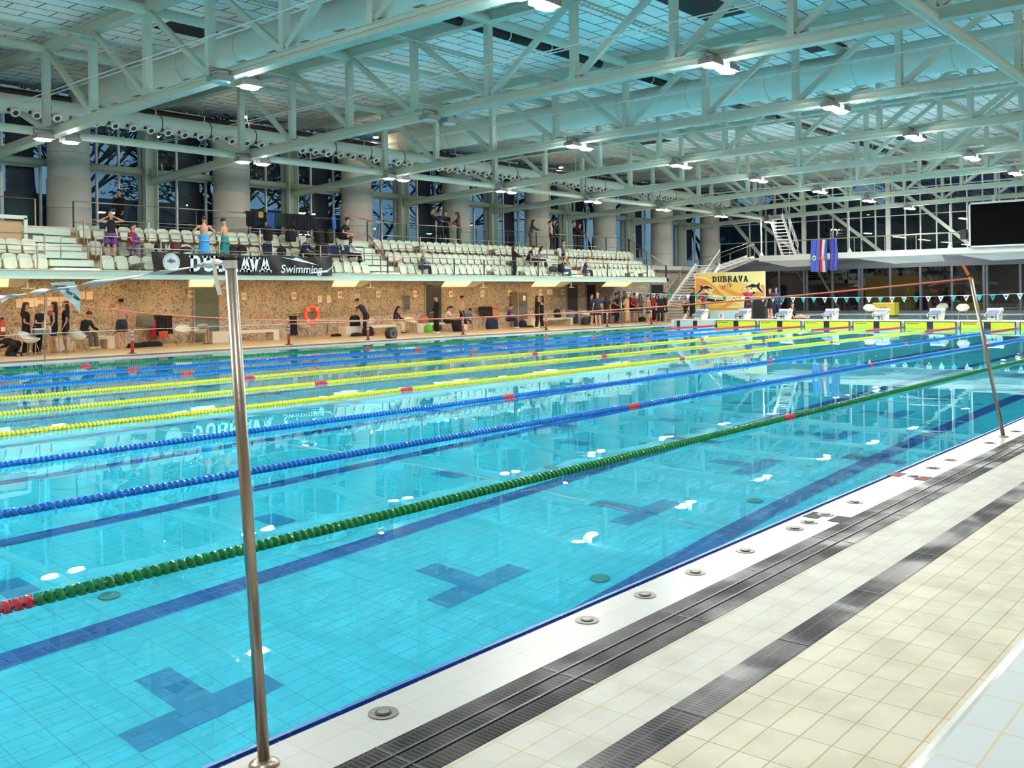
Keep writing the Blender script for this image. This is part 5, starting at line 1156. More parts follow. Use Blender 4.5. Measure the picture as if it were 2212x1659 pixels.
stand_bag(398, 1, .2, NAVYC, 'blue kit bag on the middle row before the man in the blue towel'); stand_bag(341, 1, .3, DGREY, 'grey bag near the start of the banner'); stand_bag(1207, 0, .45, BLACKC, 'black backpack on the front row beside the man in jeans'); stand_bag(1190, 0, .3, DGREY, 'olive bag on the front row before the black backpack', .6)
# hung clothes
def cloth(x0, x1, y, z1, z0, mat, label, name='hung_garment', cat='garment', fold=3):
    t = thing(name, label, cat, (x0, y, z1)); w = x1-x0; h = z1-z0; n, m = 14, 8
    vs = []; fs = []
    for s_ in (0, 1):
        for j in range(m+1):
            for i in range(n+1):
                f = i/n; g_ = j/m; xx = w*f*(1-.06*math.sin(g_*3))+.03*w*math.sin(g_*4+x0); vs.append((xx, -.03-.03*math.sin(f*fold*6.28+g_)-(.03 if s_ else 0)*1, -h*g_*(1-.10*math.sin(f*9+x0)**2)))
    n1 = (n+1)*(m+1)
    for j in range(m):
        for i in range(n): k = j*(n+1)+i; fs += [(k, k+n+1, k+n+2, k+1), (n1+k, n1+k+1, n1+k+n+2, n1+k+n+1)]
    for i in range(n): fs.append((i, i+1, n1+i+1, n1+i)); k = m*(n+1)+i; fs.append((k, n1+k, n1+k+1, k+1))
    MB().add(vs, fs).build('cloth', mat, t, True); MB().loft([(0, -.0, 0), (w, -.0, 0)], .035, 8, (0, 1, 0)).build('top_fold', mat, t, True)
    return t
def cl(u0, u1, Y, v0, v1, mat, label, **k): cloth(XY(u0, Y, v0), XY(u1, Y, v0), Y, at(u0, v0, 1, Y).z, at(u0, v1, 1, Y).z, mat, label, **k)
cl(328, 350, WY-.2, 683, 727, BLACKC, 'black jacket and trousers hung on the wall bar near the frosted door'); cl(350, 371, WY-.22, 684, 722, BLACKC, 'second black garment hung on the wall bar, sleeve hanging'); cl(322, 336, WY-.3, 693, 735, REDC, 'red towel hanging below the black clothes'); cl(342, 362, WY-.3, 718, 730, M('orange_cloth', (.6, .1, .04), .8), 'orange shorts showing under the black jacket')
cl(624, 640, 31.0, 684, 727, BLACKC, 'black coat hanging down behind the bucket chair by the life ring')
cl(1034, 1063, WY-.2, 664, 684, BLACKC, 'dark jackets over the steel bar past the seated boy'); cl(1062, 1076, WY-.25, 662, 690, M('tan_cloth', (.45, .22, .10), .8), 'tan and black garments hanging at the end of the bar')
for u0, u1, v1, mt, lb in ((530, 547, 489, BLACKC, 'black shirt'), (547, 557, 470, M('purple_cloth', (.04, .02, .10), .8), 'purple shorts'), (557, 567, 471, M('yellow_cloth', (.6, .45, .02), .7), 'yellow swim shorts'), (567, 574, 480, BLACKC, 'black vest'), (575, 592, 498, M('royal_cloth', (.03, .10, .35), .8), 'royal blue jacket'), (592, 601, 492, M('slate_cloth', (.03, .06, .08), .8), 'slate trousers'), (601, 613, 491, M('green_cloth', (.01, .06, .03), .8), 'dark green top'), (613, 634, 496, BLACKC, 'black tracksuit top'), (634, 655, 500, BLACKC, 'wide black trousers'), (655, 677, 497, BLACKC, 'black sweater')):
    cl(u0, u1, 31.4, 457+(u0-530)*.065, v1, mt, '%s drying on the gallery rail behind the backpacks' % lb)
cl(716, 724, 31.4, 470, 498, M('blue_cloth', (.08, .20, .55), .8), 'light blue trousers hanging beside the leaning man')
cl(224, 240, 30.0, 512, 533, M('blue_towel', (.02, .06, .25), .8), 'blue towel hung on the rail at the near end of the banner block'); cl(240, 254, 30.0, 512, 533, M('purple_towel', (.10, .05, .25), .8), 'purple and blue towel hung next to the blue one'); cl(286, 300, 29.6, 513, 552, M('violet_towel', (.20, .06, .28), .8), 'violet towel hanging beside the seated man in maroon'); cl(213, 226, 30.9, 476, 495, M('navy_towel', (.015, .04, .10), .8), 'dark blue towel over a back row seat by the swimmer')
cl(702, 714, 29.9, 530, 545, M('blue_cloth2', (.03, .06, .25), .8), 'blue tracksuit over the middle row seats'); cl(714, 731, 29.9, 530, 556, NAVYC, 'navy tracksuit jacket over the middle row seats'); cl(733, 752, 29.9, 530, 553, NAVYC, 'navy jacket with white sleeves over the seats'); cl(737, 741, 29.8, 531, 541, WHITE, 'white stripe scarf on the navy jacket'); 
cl(1261, 1272, 29.0, 548, 600, M('pale_cloth', (.5, .52, .55), .8), 'pale garment over a far block seat') if False else None
# ================================================================== EXTERIOR
def tree(x, y, h, spread, seed, label, foliage=True):
    r = random.Random(seed); t = thing('tree', label, 'tree', (x, y, 0), 0, 'trees outside the windows'); b = MB(); lf = MB()
    def grow(p, d, L, rad, lv):
        q = p+d*L; b.loft([p, p.lerp(q, .5)+Vector((r.uniform(-1, 1), r.uniform(-1, 1), 0))*L*.06, q], [rad, rad*.8, rad*.6], 5)
        if lv == 0:
            if foliage:
                for _ in range(3):
                    c = q+Vector((r.uniform(-.5, .5), r.uniform(-.5, .5), r.uniform(-.2, .2)))*.9
                    for _k in range(7):
                        a = c+Vector((r.gauss(0, .35), r.gauss(0, .35), r.gauss(0, .12))); u_ = Vector((r.uniform(-1, 1), r.uniform(-1, 1), r.uniform(-.5, .5))).normalized()*.16; w_ = Vector((r.uniform(-1, 1), r.uniform(-1, 1), r.uniform(-.5, .5))).normalized()*.10
                        lf.add([a-u_, a+w_, a+u_, a-w_], [(0, 1, 2, 3)])
            return
        for k in range(4 if lv > 1 else 3):
            nd = (d*.7+Vector((r.uniform(-1, 1)*spread, r.uniform(-1, 1)*spread, r.uniform(-.25, .7)))).normalized(); grow(p.lerp(q, r.uniform(.55, 1)), nd, L*r.uniform(.6, .8), rad*.55, lv-1)
    grow(Vector((0, 0, 0)), Vector((0, 0, 1)), h*.42, h*.018, 4)
    b.build('trunk_and_branches', M('bark', (.03, .035, .035), .9), t)
    if foliage: lf.build('foliage', M('pine_foliage', (.012, .035, .030), .9), t)
TL = [(17, 42, 15, .9, 0), (24, 46, 17, .9, 0), (30.5, 41, 14, 1.0, 1), (35, 47, 17, 1, 1), (43, 43, 15, 1, 1), (51, 46, 16, .9, 0), (60, 42, 15, 1, 1), (69, 44, 16, .9, 0), (80, 40, 15, .9, 0), (86, 30, 14, .9, 0), (84, 22, 15, .9, 0), (90, 14, 14, .9, 0)]
for i, (x, y, h, s_, fo_) in enumerate(TL):
    tree(x, y, h, s_, 11+i, '%s outside, %s counted along the windows from the camera side' % ('pine tree' if fo_ else 'bare branching tree', ORD[i]), bool(fo_))
tag(MB().box((-30, 34.9, -.5), (75, 120, 3.4)).box((75, -60, -.5), (220, 120, 1.5)).build('ground', M('dark_ground', (.03, .04, .04), .95)), kind='structure')
# dark hedge bank and buildings outside
BFA = M('facade_blue', (.20, .24, .30), .8, noise=.1, nscale=.3); BWN = M('facade_window', (.03, .05, .09), .3); BLIT = M('facade_lit', (.6, .4, .25), .5, emit=(1, .55, .25), estr=.25)
def building(x0, y0, y1, h, label, bays, floors, seed):
    r = random.Random(seed); t = thing('apartment_building', label, 'building', (x0, (y0+y1)/2, 0), 0, 'buildings outside the end windows'); yc = (y0+y1)/2
    MB().box((0, y0-yc, 0), (14, y1-yc, h)).build('wall', BFA, t); bw = (y1-y0)/bays; fh = h/floors
    for i in range(bays):
        for j in range(floors):
            lit = r.random() < .03; o = MB().box((-.1, y0-yc+bw*(i+.2), fh*(j+.3)), (.02, y0-yc+bw*(i+.72), fh*(j+.8))).build('window', BLIT if lit else BWN, t)
    for j in range(floors): 
        MB().box((-.9, y0-yc+bw*.1, fh*(j+.1)), (0, y0-yc+bw*1.3, fh*(j+.35))).build('balcony', M('balcony', (.26, .30, .36), .8), t)
bt = MB(); rr = random.Random(5); xs_ = list(np.arange(-60, 50, 1.1)); hs_ = [11.5+1.6*math.sin(x*.21)+1.2*math.sin(x*.53+1)+rr.uniform(-.5, .5) for x in xs_]
vs = []
for x, h_ in zip(xs_, hs_): vs += [(96+2*math.sin(x*.3), x, -.5), (96+2*math.sin(x*.3), x, h_*.6), (97.5+2*math.sin(x*.3), x, h_), (100, x, h_*.8), (101, x, -.5)]
fs = [(5*i+k, 5*i+k+1, 5*i+k+6, 5*i+k+5) for i in range(len(xs_)-1) for k in range(4)]; bt.add(vs, fs)
tag(bt.build('tree_belt', M('dark_tree_belt', (.02, .03, .035), .95, noise=.7, nscale=1.2)), 'dark belt of tree tops beyond the end windows', 'trees', kind='stuff')
building(118, -12, 18, 34, 'tall apartment block outside beyond the black screen, with balconies', 12, 8, 4)
building(150, 22, 48, 24, 'lower far apartment block behind the bare trees', 8, 7, 9)
tag(MB().box((-20, 62, 0), (60, 66, 9)).build('far_hall', M('far_hall', (.05, .08, .14), .8)), 'dark low building beyond the trees outside the stand windows', 'building')
# ================================================================== PEOPLE
SK1 = M('skin_light', (.55, .30, .20), .55); SK2 = M('skin_tan', (.42, .21, .13), .55)
EYE = M('eye_dark', (.02, .015, .01), .3); LIP = M('lips', (.35, .10, .09), .5)
def ball_head(skin):
    b = MB()
    prof = [(-.128, .030, .035, .018), (-.110, .048, .055, .012), (-.08, .060, .075, .008), (-.045, .068, .088, .004), (0, .074, .096, 0), (.04, .075, .098, -.004), (.075, .066, .086, -.006), (.10, .045, .060, -.006), (.112, .015, .02, -.006)]
    b.loft([(0, y, z) for z, rx, ry, y in prof], [(rx, ry) for z, rx, ry, y in prof], 16)
    b.loft([(0, .088, .012), (0, .105, -.022), (0, .092, -.04)], [(.008, .010), (.015, .014), (.012, .008)], 8)       # nose
    for s_ in (-1, 1): b.ell((s_*.077, -.005, -.01), (.010, .018, .030), 8, 6)                                              # ears
    b.mat(1)
    for s_ in (-1, 1): b.ell((s_*.030, .086, .012), (.013, .008, .008), 8, 6)
    for s_ in (-1, 1): b.bar((s_*.016, .095, .034), (s_*.046, .088, .034), .008, .006)
    b.mat(2); b.ell((0, .086, -.066), (.024, .010, .007), 10, 6)
    return b.mesh('head', [skin, EYE, LIP], True)
HEADS = {SK1: ball_head(SK1), SK2: ball_head(SK2)}
def hand_mesh(skin):
    b = MB(); b.loft([(0, 0, 0), (0, 0, -.04), (0, 0, -.09)], [(.022, .014), (.038, .015), (.040, .012)], 10)
    for i, (x, L) in enumerate(((-.029, .062), (-.010, .076), (.010, .070), (.028, .052))):
        b.loft([(x, 0, -.085), (x*1.05, .006, -.085-L*.5), (x*1.08, .022, -.085-L)], [.009, .0085, .006], 7)
    b.loft([(.030, .002, -.02), (.055, .014, -.05), (.058, .026, -.078)], [.012, .010, .007], 7)
    return b.mesh('hand', skin, True)
HANDS = {SK1: hand_mesh(SK1), SK2: hand_mesh(SK2)}
def remesh(mb, name, mats, vox):
    me = mb.mesh(name, mats); o = bpy.data.objects.new('tmp', me); COL.objects.link(o); m = o.modifiers.new('r', 'REMESH'); m.mode = 'VOXEL'; m.voxel_size = vox; m.use_smooth_shade = True
    dg = bpy.context.evaluated_depsgraph_get(); e = o.evaluated_get(dg); r = bpy.data.meshes.new_from_object(e); r.name = name; bpy.data.objects.remove(o); bpy.data.meshes.remove(me)
    if len(r.materials) == 0: r.materials.append(mats)
    if len(r.vertices):
        # light smoothing
        n = len(r.vertices); co_ = np.empty(n*3); r.vertices.foreach_get('co', co_); co_ = co_.reshape(-1, 3); ed = np.empty(len(r.edges)*2, int); r.edges.foreach_get('vertices', ed); ed = ed.reshape(-1, 2)
        for _ in range(2):
            s_ = np.zeros_like(co_); c = np.zeros(n); np.add.at(s_, ed[:, 0], co_[ed[:, 1]]); np.add.at(s_, ed[:, 1], co_[ed[:, 0]]); np.add.at(c, ed[:, 0], 1); np.add.at(c, ed[:, 1], 1)
            co_ = co_*.5+.5*s_/np.maximum(c, 1)[:, None]
        r.vertices.foreach_set('co', co_.ravel()); r.update()
    return r
ARM = {'down': ((.06, -.02, -.28), (.06, .10, -.53)), 'phone': ((.04, .06, -.27), (-.10, .32, -.20)), 'fold': ((.05, .12, -.26), (-.22, .26, -.20)), 'hip': ((.22, -.08, -.22), (.0, .02, -.42)),
       'head': ((.24, .06, .06), (-.08, .02, .26)), 'headback': ((.26, -.02, .02), (-.10, -.08, .20)), 'reach': ((.04, .24, -.16), (.02, .48, -.22)), 'rail': ((.08, .22, -.2), (-.02, .42, -.24)),
       'wave': ((.16, .2, -.1), (.14, .3, .15)), 'knee': ((.05, .14, -.24), (-.02, .38, -.30)), 'front': ((.05, .02, -.28), (-.14, .22, -.40)), 'hug': ((.02, .24, -.08), (-.2, .40, -.05))}
HAIRC = {'black': M('hair_black', (.012, .010, .010), .6), 'brown': M('hair_brown', (.05, .022, .012), .6), 'darkbrown': M('hair_dark_brown', (.022, .012, .008), .6), 'blond': M('hair_blond', (.40, .26, .12), .6), 'grey': M('hair_grey', (.35, .32, .28), .6)}
HC = {}
def person(pos, face, label, h=1.75, pose='stand', lean=0., arms=('down', 'down'), top=None, sleeve='tee', bottom='shorts', bcol=None, shoes=None, hair='short', hcol='black', skin=None, headpitch=0., headyaw=0., fem=False, prop=None, turn=0., towel=None, seat_z=.46, group=None):
    skin = skin or SK1; k = h/1.75; t = thing('person', label, 'person', pos, math.radians(face-90), group)
    vox = .019
    V_ = Vector
    if pose == 'stand': pel = V_((0, 0, .93))
    elif pose == 'sit': pel = V_((0, 0, seat_z+.10))
    elif pose == 'floor': pel = V_((0, 0, .12))
    elif pose == 'kneel': pel = V_((0, -.25, .42))
    a = math.radians(lean); up = V_((0, math.sin(a), math.cos(a))); a2 = math.radians(lean*1.25); up2 = V_((0, math.sin(a2), math.cos(a2)))
    wst = pel+up*.16; chs = wst+up*.18; shl = chs+up2*.15; nck = shl+up2*.08; hp = math.radians(lean*.6+headpitch); hup = V_((0, math.sin(hp), math.cos(hp))); hd = nck+up2*.05+hup*.13
    sw = .165 if fem else .19; hw = .10
    fwd2 = V_((0, math.cos(a2), -math.sin(a2)))
    def torso(g):
        b = MB(); w_ = .92 if fem else 1
        b.loft([pel-up*.10, pel-up*.03, pel+up*.05, wst, chs, chs+up2*.09, shl+up2*.02, nck], [(.10+g, .09+g), (.155+g, .115+g), (.155+g, .11+g), (.125*w_+g, .092+g), (.155*w_+g, .112+g), (.17*w_+g, .108+g), (.12+g*.5, .08+g*.5), (.055+g*.3, .055+g*.3)], 16); return b
    # legs
    legs = []
    for s_ in (-1, 1):
        hj = pel+V_((s_*.095, 0, -.02))
        if pose == 'stand': kn = V_((s_*(.10+.01), .03, .50)); an = V_((s_*.11, -.03, .09)); toe = an+V_((s_*.04, .15, -.05))
        elif pose == 'sit': kn = hj+V_((s_*.06, .42, .02)); an = V_((kn.x, kn.y+.02, max(.09, kn.z-.42))); toe = an+V_((s_*.03, .15, -.05))
        elif pose == 'floor': kn = hj+V_((s_*.08, .38, .16 if s_ > 0 else .04)); an = kn+V_((0, .38, -.12 if s_ > 0 else .0)); an.z = .08; toe = an+V_((s_*.03, .05, .13))
        else: kn = V_((s_*.12, .02, .07)); an = V_((s_*.11, -.42, .08)); toe = an+V_((0, -.12, -.03))
        legs.append((hj, kn, an, toe))
    arm_pts = []
    for s_, nm in zip((-1, 1), arms):
        sj = shl+V_((s_*sw, 0, 0))-up2*.01; e_, h_ = ARM[nm]
        rotv = lambda v: V_((s_*v[0], v[1], v[2])) if nm in ('down', 'rail', 'reach', 'knee') else V_((s_*v[0], 0, 0))+fwd2*v[1]+up2*v[2]
        arm_pts.append((sj, sj+rotv(e_), sj+rotv(h_)))
    def limb(b, pts, rad, n=10): b.loft(pts, rad, n, (1, 0, 0)); b.ell(pts[0], (rad[0],)*3, 8, 6); return b
    def legmesh(b, g, upto=1.0, loose=0.):
        for hj, kn, an, toe in legs:
            if upto <= 1: e = hj.lerp(kn, upto); limb(b, [hj, hj.lerp(e, .5), e], [.088+g, .080+g+loose, .066+g+loose*1.3])
            else: limb(b, [hj, hj.lerp(kn, .5), kn, kn.lerp(an, .4), an], [.088+g, .076+g+loose, .058+g+loose, .056+g+loose, .045+g+loose*1.2])
        return b
    # ---- body
    b = torso(0)
    b.loft([nck-up2*.06, nck+up2*.02, hd-hup*.06], [(.062, .062), (.052, .054), (.050, .055)], 12)
    for hj, kn, an, toe in legs:
        limb(b, [hj, hj.lerp(kn, .45), kn], [.086, .074, .056]); limb(b, [kn, kn.lerp(an, .35), an], [.055, .057, .036]); limb(b, [an-V_((0, .03, .02)) if pose != 'floor' else an, an.lerp(toe, .5), toe], [.042, .042, .028])
    for sj, el, hn in arm_pts: limb(b, [sj, sj.lerp(el, .4), el], [.052 if not fem else .045, .045 if not fem else .038, .036]); limb(b, [el, el.lerp(hn, .4), hn], [.037, .035, .024])
    me = remesh(b, 'body', skin, vox); o = link('body', me, t); o.scale = (k,)*3
    def part(nm, me, loc=None, rot=None):
        o = link(nm, me, t); o.scale = (k,)*3
        if loc is not None: o.location = V_(loc)*k
        if rot is not None: o.rotation_euler = rot
        return o
    hrot = (-hp, 0, math.radians(headyaw))
    part('head', HEADS[skin], hd, hrot)
    for (sj, el, hn), s_ in zip(arm_pts, (-1, 1)):
        d = (hn-el).normalized(); q = V_((0, 0, -1)).rotation_difference(d); o = part('hand', HANDS[skin], hn, q.to_euler())
        if s_ < 0: o.scale = (-k, k, k)
    # ---- clothes
    if top:
        b = torso(.016)
        ln = {'tank': 0, 'tee': .62, 'long': 2}[sleeve]
        for sj, el, hn in arm_pts:
            if ln == 0: continue
            if ln < 1: e = sj.lerp(el, ln); limb(b, [sj, e], [.060, .058])
            else: limb(b, [sj, sj.lerp(el, .5), el], [.066, .060, .055]); limb(b, [el, hn.lerp(el, .12)], [.054, .042])
        if pose == 'stand' and bottom != 'towel': b.loft([pel-up*.14, pel, wst], [(.165, .125), (.175, .13), (.145, .11)], 16)
        part('shirt', remesh(b, 'shirt', top, vox))
    if bottom in ('shorts', 'trousers', 'briefs'):
        b = MB(); b.loft([pel-up*.12, pel-up*.04, pel+up*.06, wst-up*.03], [(.10, .10), (.172, .132), (.170, .126), (.142, .108)], 16)
        if bottom == 'shorts': legmesh(b, .018, .72, .014)
        elif bottom == 'trousers': legmesh(b, .016, 2, .012)
        elif bottom == 'briefs': legmesh(b, .012, .25)
        part({'shorts': 'shorts', 'trousers': 'trousers', 'briefs': 'swimwear'}[bottom], remesh(b, bottom, bcol or BLACKC, vox))
    elif bottom == 'towel':
        b = MB(); b.loft([(0, 0, .32), (0, .01, .6), pel, wst], [(.21, .17), (.205, .165), (.185, .15), (.16, .125)], 18); part('towel', remesh(b, 'towel', bcol, vox))
    elif bottom == 'skirt':
        b = MB(); b.loft([(0, 0, .62), pel, wst], [(.22, .18), (.18, .14), (.14, .11)], 18); part('skirt', remesh(b, 'skirt', bcol or BLACKC, vox))
    elif bottom == 'robe':
        b = MB(); b.loft([(0, 0, .14), (0, .01, .6), pel, wst, chs, shl, nck+up2*.02], [(.20, .17), (.20, .16), (.19, .15), (.17, .14), (.20, .15), (.19, .13), (.08, .08)], 18)
        for sj, el, hn in arm_pts: limb(b, [sj, el, el.lerp(hn, .7)], [.075, .075, .065])
        part('robe', remesh(b, 'robe', bcol, vox))
    if shoes:
        b = MB()
        for hj, kn, an, toe in legs: b.loft([an+V_((0, -.07, -.03)), an.lerp(toe, .5)+V_((0, 0, -.02)), toe+V_((0, .02, -.005))], [(.042, .045), (.052, .042), (.035, .025)], 10)
        part('shoes', remesh(b, 'shoes', shoes, vox))
    # ---- hair
    if hair and hair != 'bald':
        key = (hair, hcol)
        if key not in HC:
            b = MB(); hm = HAIRC[hcol]
            rings = [(.118, .012), (.112, .05), (.09, .082), (.055, .098), (.02, .100), (-.02, .090)]
            n = 16; vs = []; fs = []
            for s_ in (0, 1):
                for z, r in rings:
                    for i in range(n):
                        a_ = 2*math.pi*i/n; rr = (r+.006 if s_ == 0 else r-.012); y = rr*math.sin(a_)*1.12-.010 if math.sin(a_) < 0 else rr*math.sin(a_)*1.0-.008; zz = z+(.055*max(0, math.sin(a_))*(1 if z < .06 else 0))*(1-z/.06 if z < .06 else 0) + (.012 if s_ == 0 else 0)
                        if z < .06 and math.sin(a_) > .2: zz = max(zz, .045+.01*s_)
                        vs.append((rr*.88*math.cos(a_), y, zz))
            R = len(rings)
            for s_ in (0, 1):
                for j in range(R-1):
                    for i in range(n): i2 = (i+1) % n; q = (s_*R*n+j*n+i, s_*R*n+(j+1)*n+i, s_*R*n+(j+1)*n+i2, s_*R*n+j*n+i2); fs.append(q if s_ == 0 else q[::-1])
            fs.append(tuple(range(n-1, -1, -1))); fs.append(tuple(R*n+i for i in range(n)))
            for i in range(n): i2 = (i+1) % n; fs.append(((R-1)*n+i, R*n+(R-1)*n+i, R*n+(R-1)*n+i2, (R-1)*n+i2))
            b.add(vs, fs)
            if hair == 'long': b.loft([(0, -.06, .06), (0, -.085, -.05), (0, -.095, -.17), (0, -.10, -.30), (0, -.10, -.38)], [(.06, .035), (.088, .045), (.095, .042), (.085, .035), (.04, .02)], 12); [b.loft([(s_*.06, -.02, .04), (s_*.082, -.02, -.05), (s_*.085, -.03, -.2), (s_*.07, -.05, -.26)], [.02, .03, .03, .012], 8) for s_ in (-1, 1)]
            if hair == 'pony': b.loft([(0, -.09, .05), (0, -.15, .02), (0, -.16, -.08), (0, -.14, -.18)], [.02, .03, .028, .01], 8)
            HC[key] = b.mesh('hair', hm, True)
        part('hair', HC[key], hd, hrot)
    if prop == 'phone':
        hn = arm_pts[1][2]; o = MB().box((-.035, -.005, -.06), (.035, .005, .07)).build('phone', BLACK, None); COL.objects.unlink(o); bpy.data.objects.remove(o)
    return t
def on_deck(u, v, z=0.): p = at(u, v, 2, z); return (p.x, p.y, z)
MAROON = M('maroon_shirt', (.28, .02, .04), .8); NAVY_S = M('navy_shirt', (.02, .03, .06), .85); PINKR = M('pink_shirt', (.50, .08, .12), .8); GREYC = M('grey_cloth', (.16, .17, .17), .9); WHITEC = M('white_cloth', (.62, .62, .62), .85)
BLUET = M('bright_blue_towel', (.04, .34, .78), .8); TEALT = M('teal_towel', (.01, .22, .22), .8); GREENS = M('green_shorts', (.01, .10, .09), .8); BLUES = M('blue_tshirt', (.02, .13, .28), .8); PURP = M('purple_tshirt', (.07, .05, .28), .8); BEIGE = M('beige_towel', (.62, .40, .22), .85); JEANS = M('jeans', (.05, .11, .22), .85); SEAG = M('sage_trousers', (.14, .20, .17), .85); PINKT = M('pale_pink_top', (.62, .42, .42), .85); GREYH = M('grey_hoodie', (.18, .21, .19), .9)
A_ = 220   # facing the camera; 40 faces away, -50 faces picture right, 130 picture left
# -- poolside, near end
D1 = 29.75
def dk(u, Y, z=0.): return (XY(u, Y, 720), Y, z)
person(dk(56, D1), -40, 'woman with long brown hair in black shirt and trousers, standing first at the poolside table', 1.70, arms=('front', 'front'), top=BLACKC, bottom='trousers', hair='long', hcol='brown', fem=True, headpitch=10)
person(dk(80, D1-.1), -60, 'blond woman in a black printed shirt leaning over the poolside table', 1.66, lean=14, arms=('down', 'phone'), top=BLACKC, bottom='trousers', hair='long', hcol='blond', fem=True)
person(dk(117, 30.0), 150, 'woman in a black tank top with a pink shoulder towel behind the poolside table', 1.70, arms=('down', 'down'), top=BLACKC, sleeve='tank', bottom='shorts', hair='long', hcol='darkbrown', fem=True)
person(dk(142, 29.9), 160, 'woman in a black shirt with white print, last of the four by the poolside table', 1.72, arms=('down', 'down'), top=BLACKC, bottom='shorts', hair='long', hcol='darkbrown', fem=True)
b = MB().ell((XY(107, 29.95, 690), 29.9, 1.37), (.085, .10, .10)); tag(b.build('pink_towel', M('pink_towel', (.55, .10, .16), .9, bump=.5, bscale=30)), 'pink towel over the shoulder of the woman in the tank top', 'towel')
person((XY(178, 31.0, 720), 31.0, 0), -60, 'man in a black hooded jacket sitting on the bench looking at his phone', 1.78, 'sit', lean=18, arms=('knee', 'phone'), top=BLACKC, sleeve='long', bottom='trousers', bcol=M('grey_brown', (.12, .10, .09), .85), shoes=WHITE, hair='short', hcol='brown', headpitch=18)
person(dk(263, 30.7), 60, 'shirtless man in dark swim shorts with one hand on his head, seen from behind', 1.80, arms=('head', 'hip'), bottom='shorts', bcol=M('dark_trunks', (.02, .025, .03), .7), hair='short', hcol='black')
person(dk(22, 29.4), 110, 'person in black crouching on the red mat at the picture edge', 1.7, 'kneel', lean=75, arms=('reach', 'reach'), top=BLACKC, sleeve='long', bottom='trousers', hair='short', headpitch=-10)
person((XY(788, 30.7, 700), 30.6, 0), 120, 'man in a black t-shirt bending over the black bag on the bench', 1.80, lean=28, arms=('reach', 'reach'), top=NAVY_S, bottom='trousers', shoes=BLACK, hair='short', hcol='brown', headpitch=18)
person((XY(852, 31.1, 700), 31.1, 0), -60, 'woman with very long brown hair, navy jacket and white trousers sitting on the bench end', 1.68, 'sit', lean=14, arms=('knee', 'phone'), top=NAVYC, sleeve='long', bottom='trousers', bcol=M('off_white_cloth', (.62, .52, .38), .85), shoes=BLACK, hair='long', hcol='darkbrown', fem=True, headpitch=15)
person(dk(944, 29.9), 160, 'tall person in a long black coat standing in front of the dark door', 1.80, arms=('front', 'front'), top=BLACKC, sleeve='long', bottom='trousers', shoes=WHITE, hcol='brown', headpitch=20)
person((XY(962, 31.1, 700), 31.1, 0), -50, 'woman in a white top with a ponytail sitting on the bench', 1.66, 'sit', lean=22, arms=('knee', 'knee'), top=WHITEC, sleeve='tee', bottom='trousers', hair='pony', hcol='black', fem=True, headpitch=15)
person(dk(999, 31.0), -60, 'shirtless youth in black shorts standing behind the seated boy', 1.76, arms=('down', 'down'), bottom='shorts', hcol='black', headpitch=8)
person((XY(1010, 30.1, 705), 30.2, 0), -100, 'boy in a blue t-shirt sitting and looking down at his hands', 1.55, 'sit', lean=25, arms=('knee', 'knee'), top=BLUES, bottom='shorts', shoes=WHITE, hcol='black', headpitch=30)
person((XY(1098, 31.0, 700), 31.0, 0), -60, 'young man in a purple t-shirt sitting low with his legs stretched before the steel cabinet', 1.72, 'sit', lean=12, arms=('knee', 'knee'), top=PURP, bottom='trousers', bcol=NAVYC, shoes=WHITE, hcol='black', headpitch=15, seat_z=.40)
person(dk(1160, 29.6), -40, 'woman in black with a blond streaked ponytail hugging her companion', 1.72, arms=('hug', 'hug'), top=BLACKC, bottom='trousers', shoes=WHITE, hair='long', hcol='brown', fem=True, lean=4)
person(dk(1171, 29.9), 140, 'dark haired woman in a black swimsuit being hugged', 1.70, arms=('hug', 'hug'), top=BLACKC, sleeve='tank', bottom='trousers', hair='long', hcol='darkbrown', fem=True)
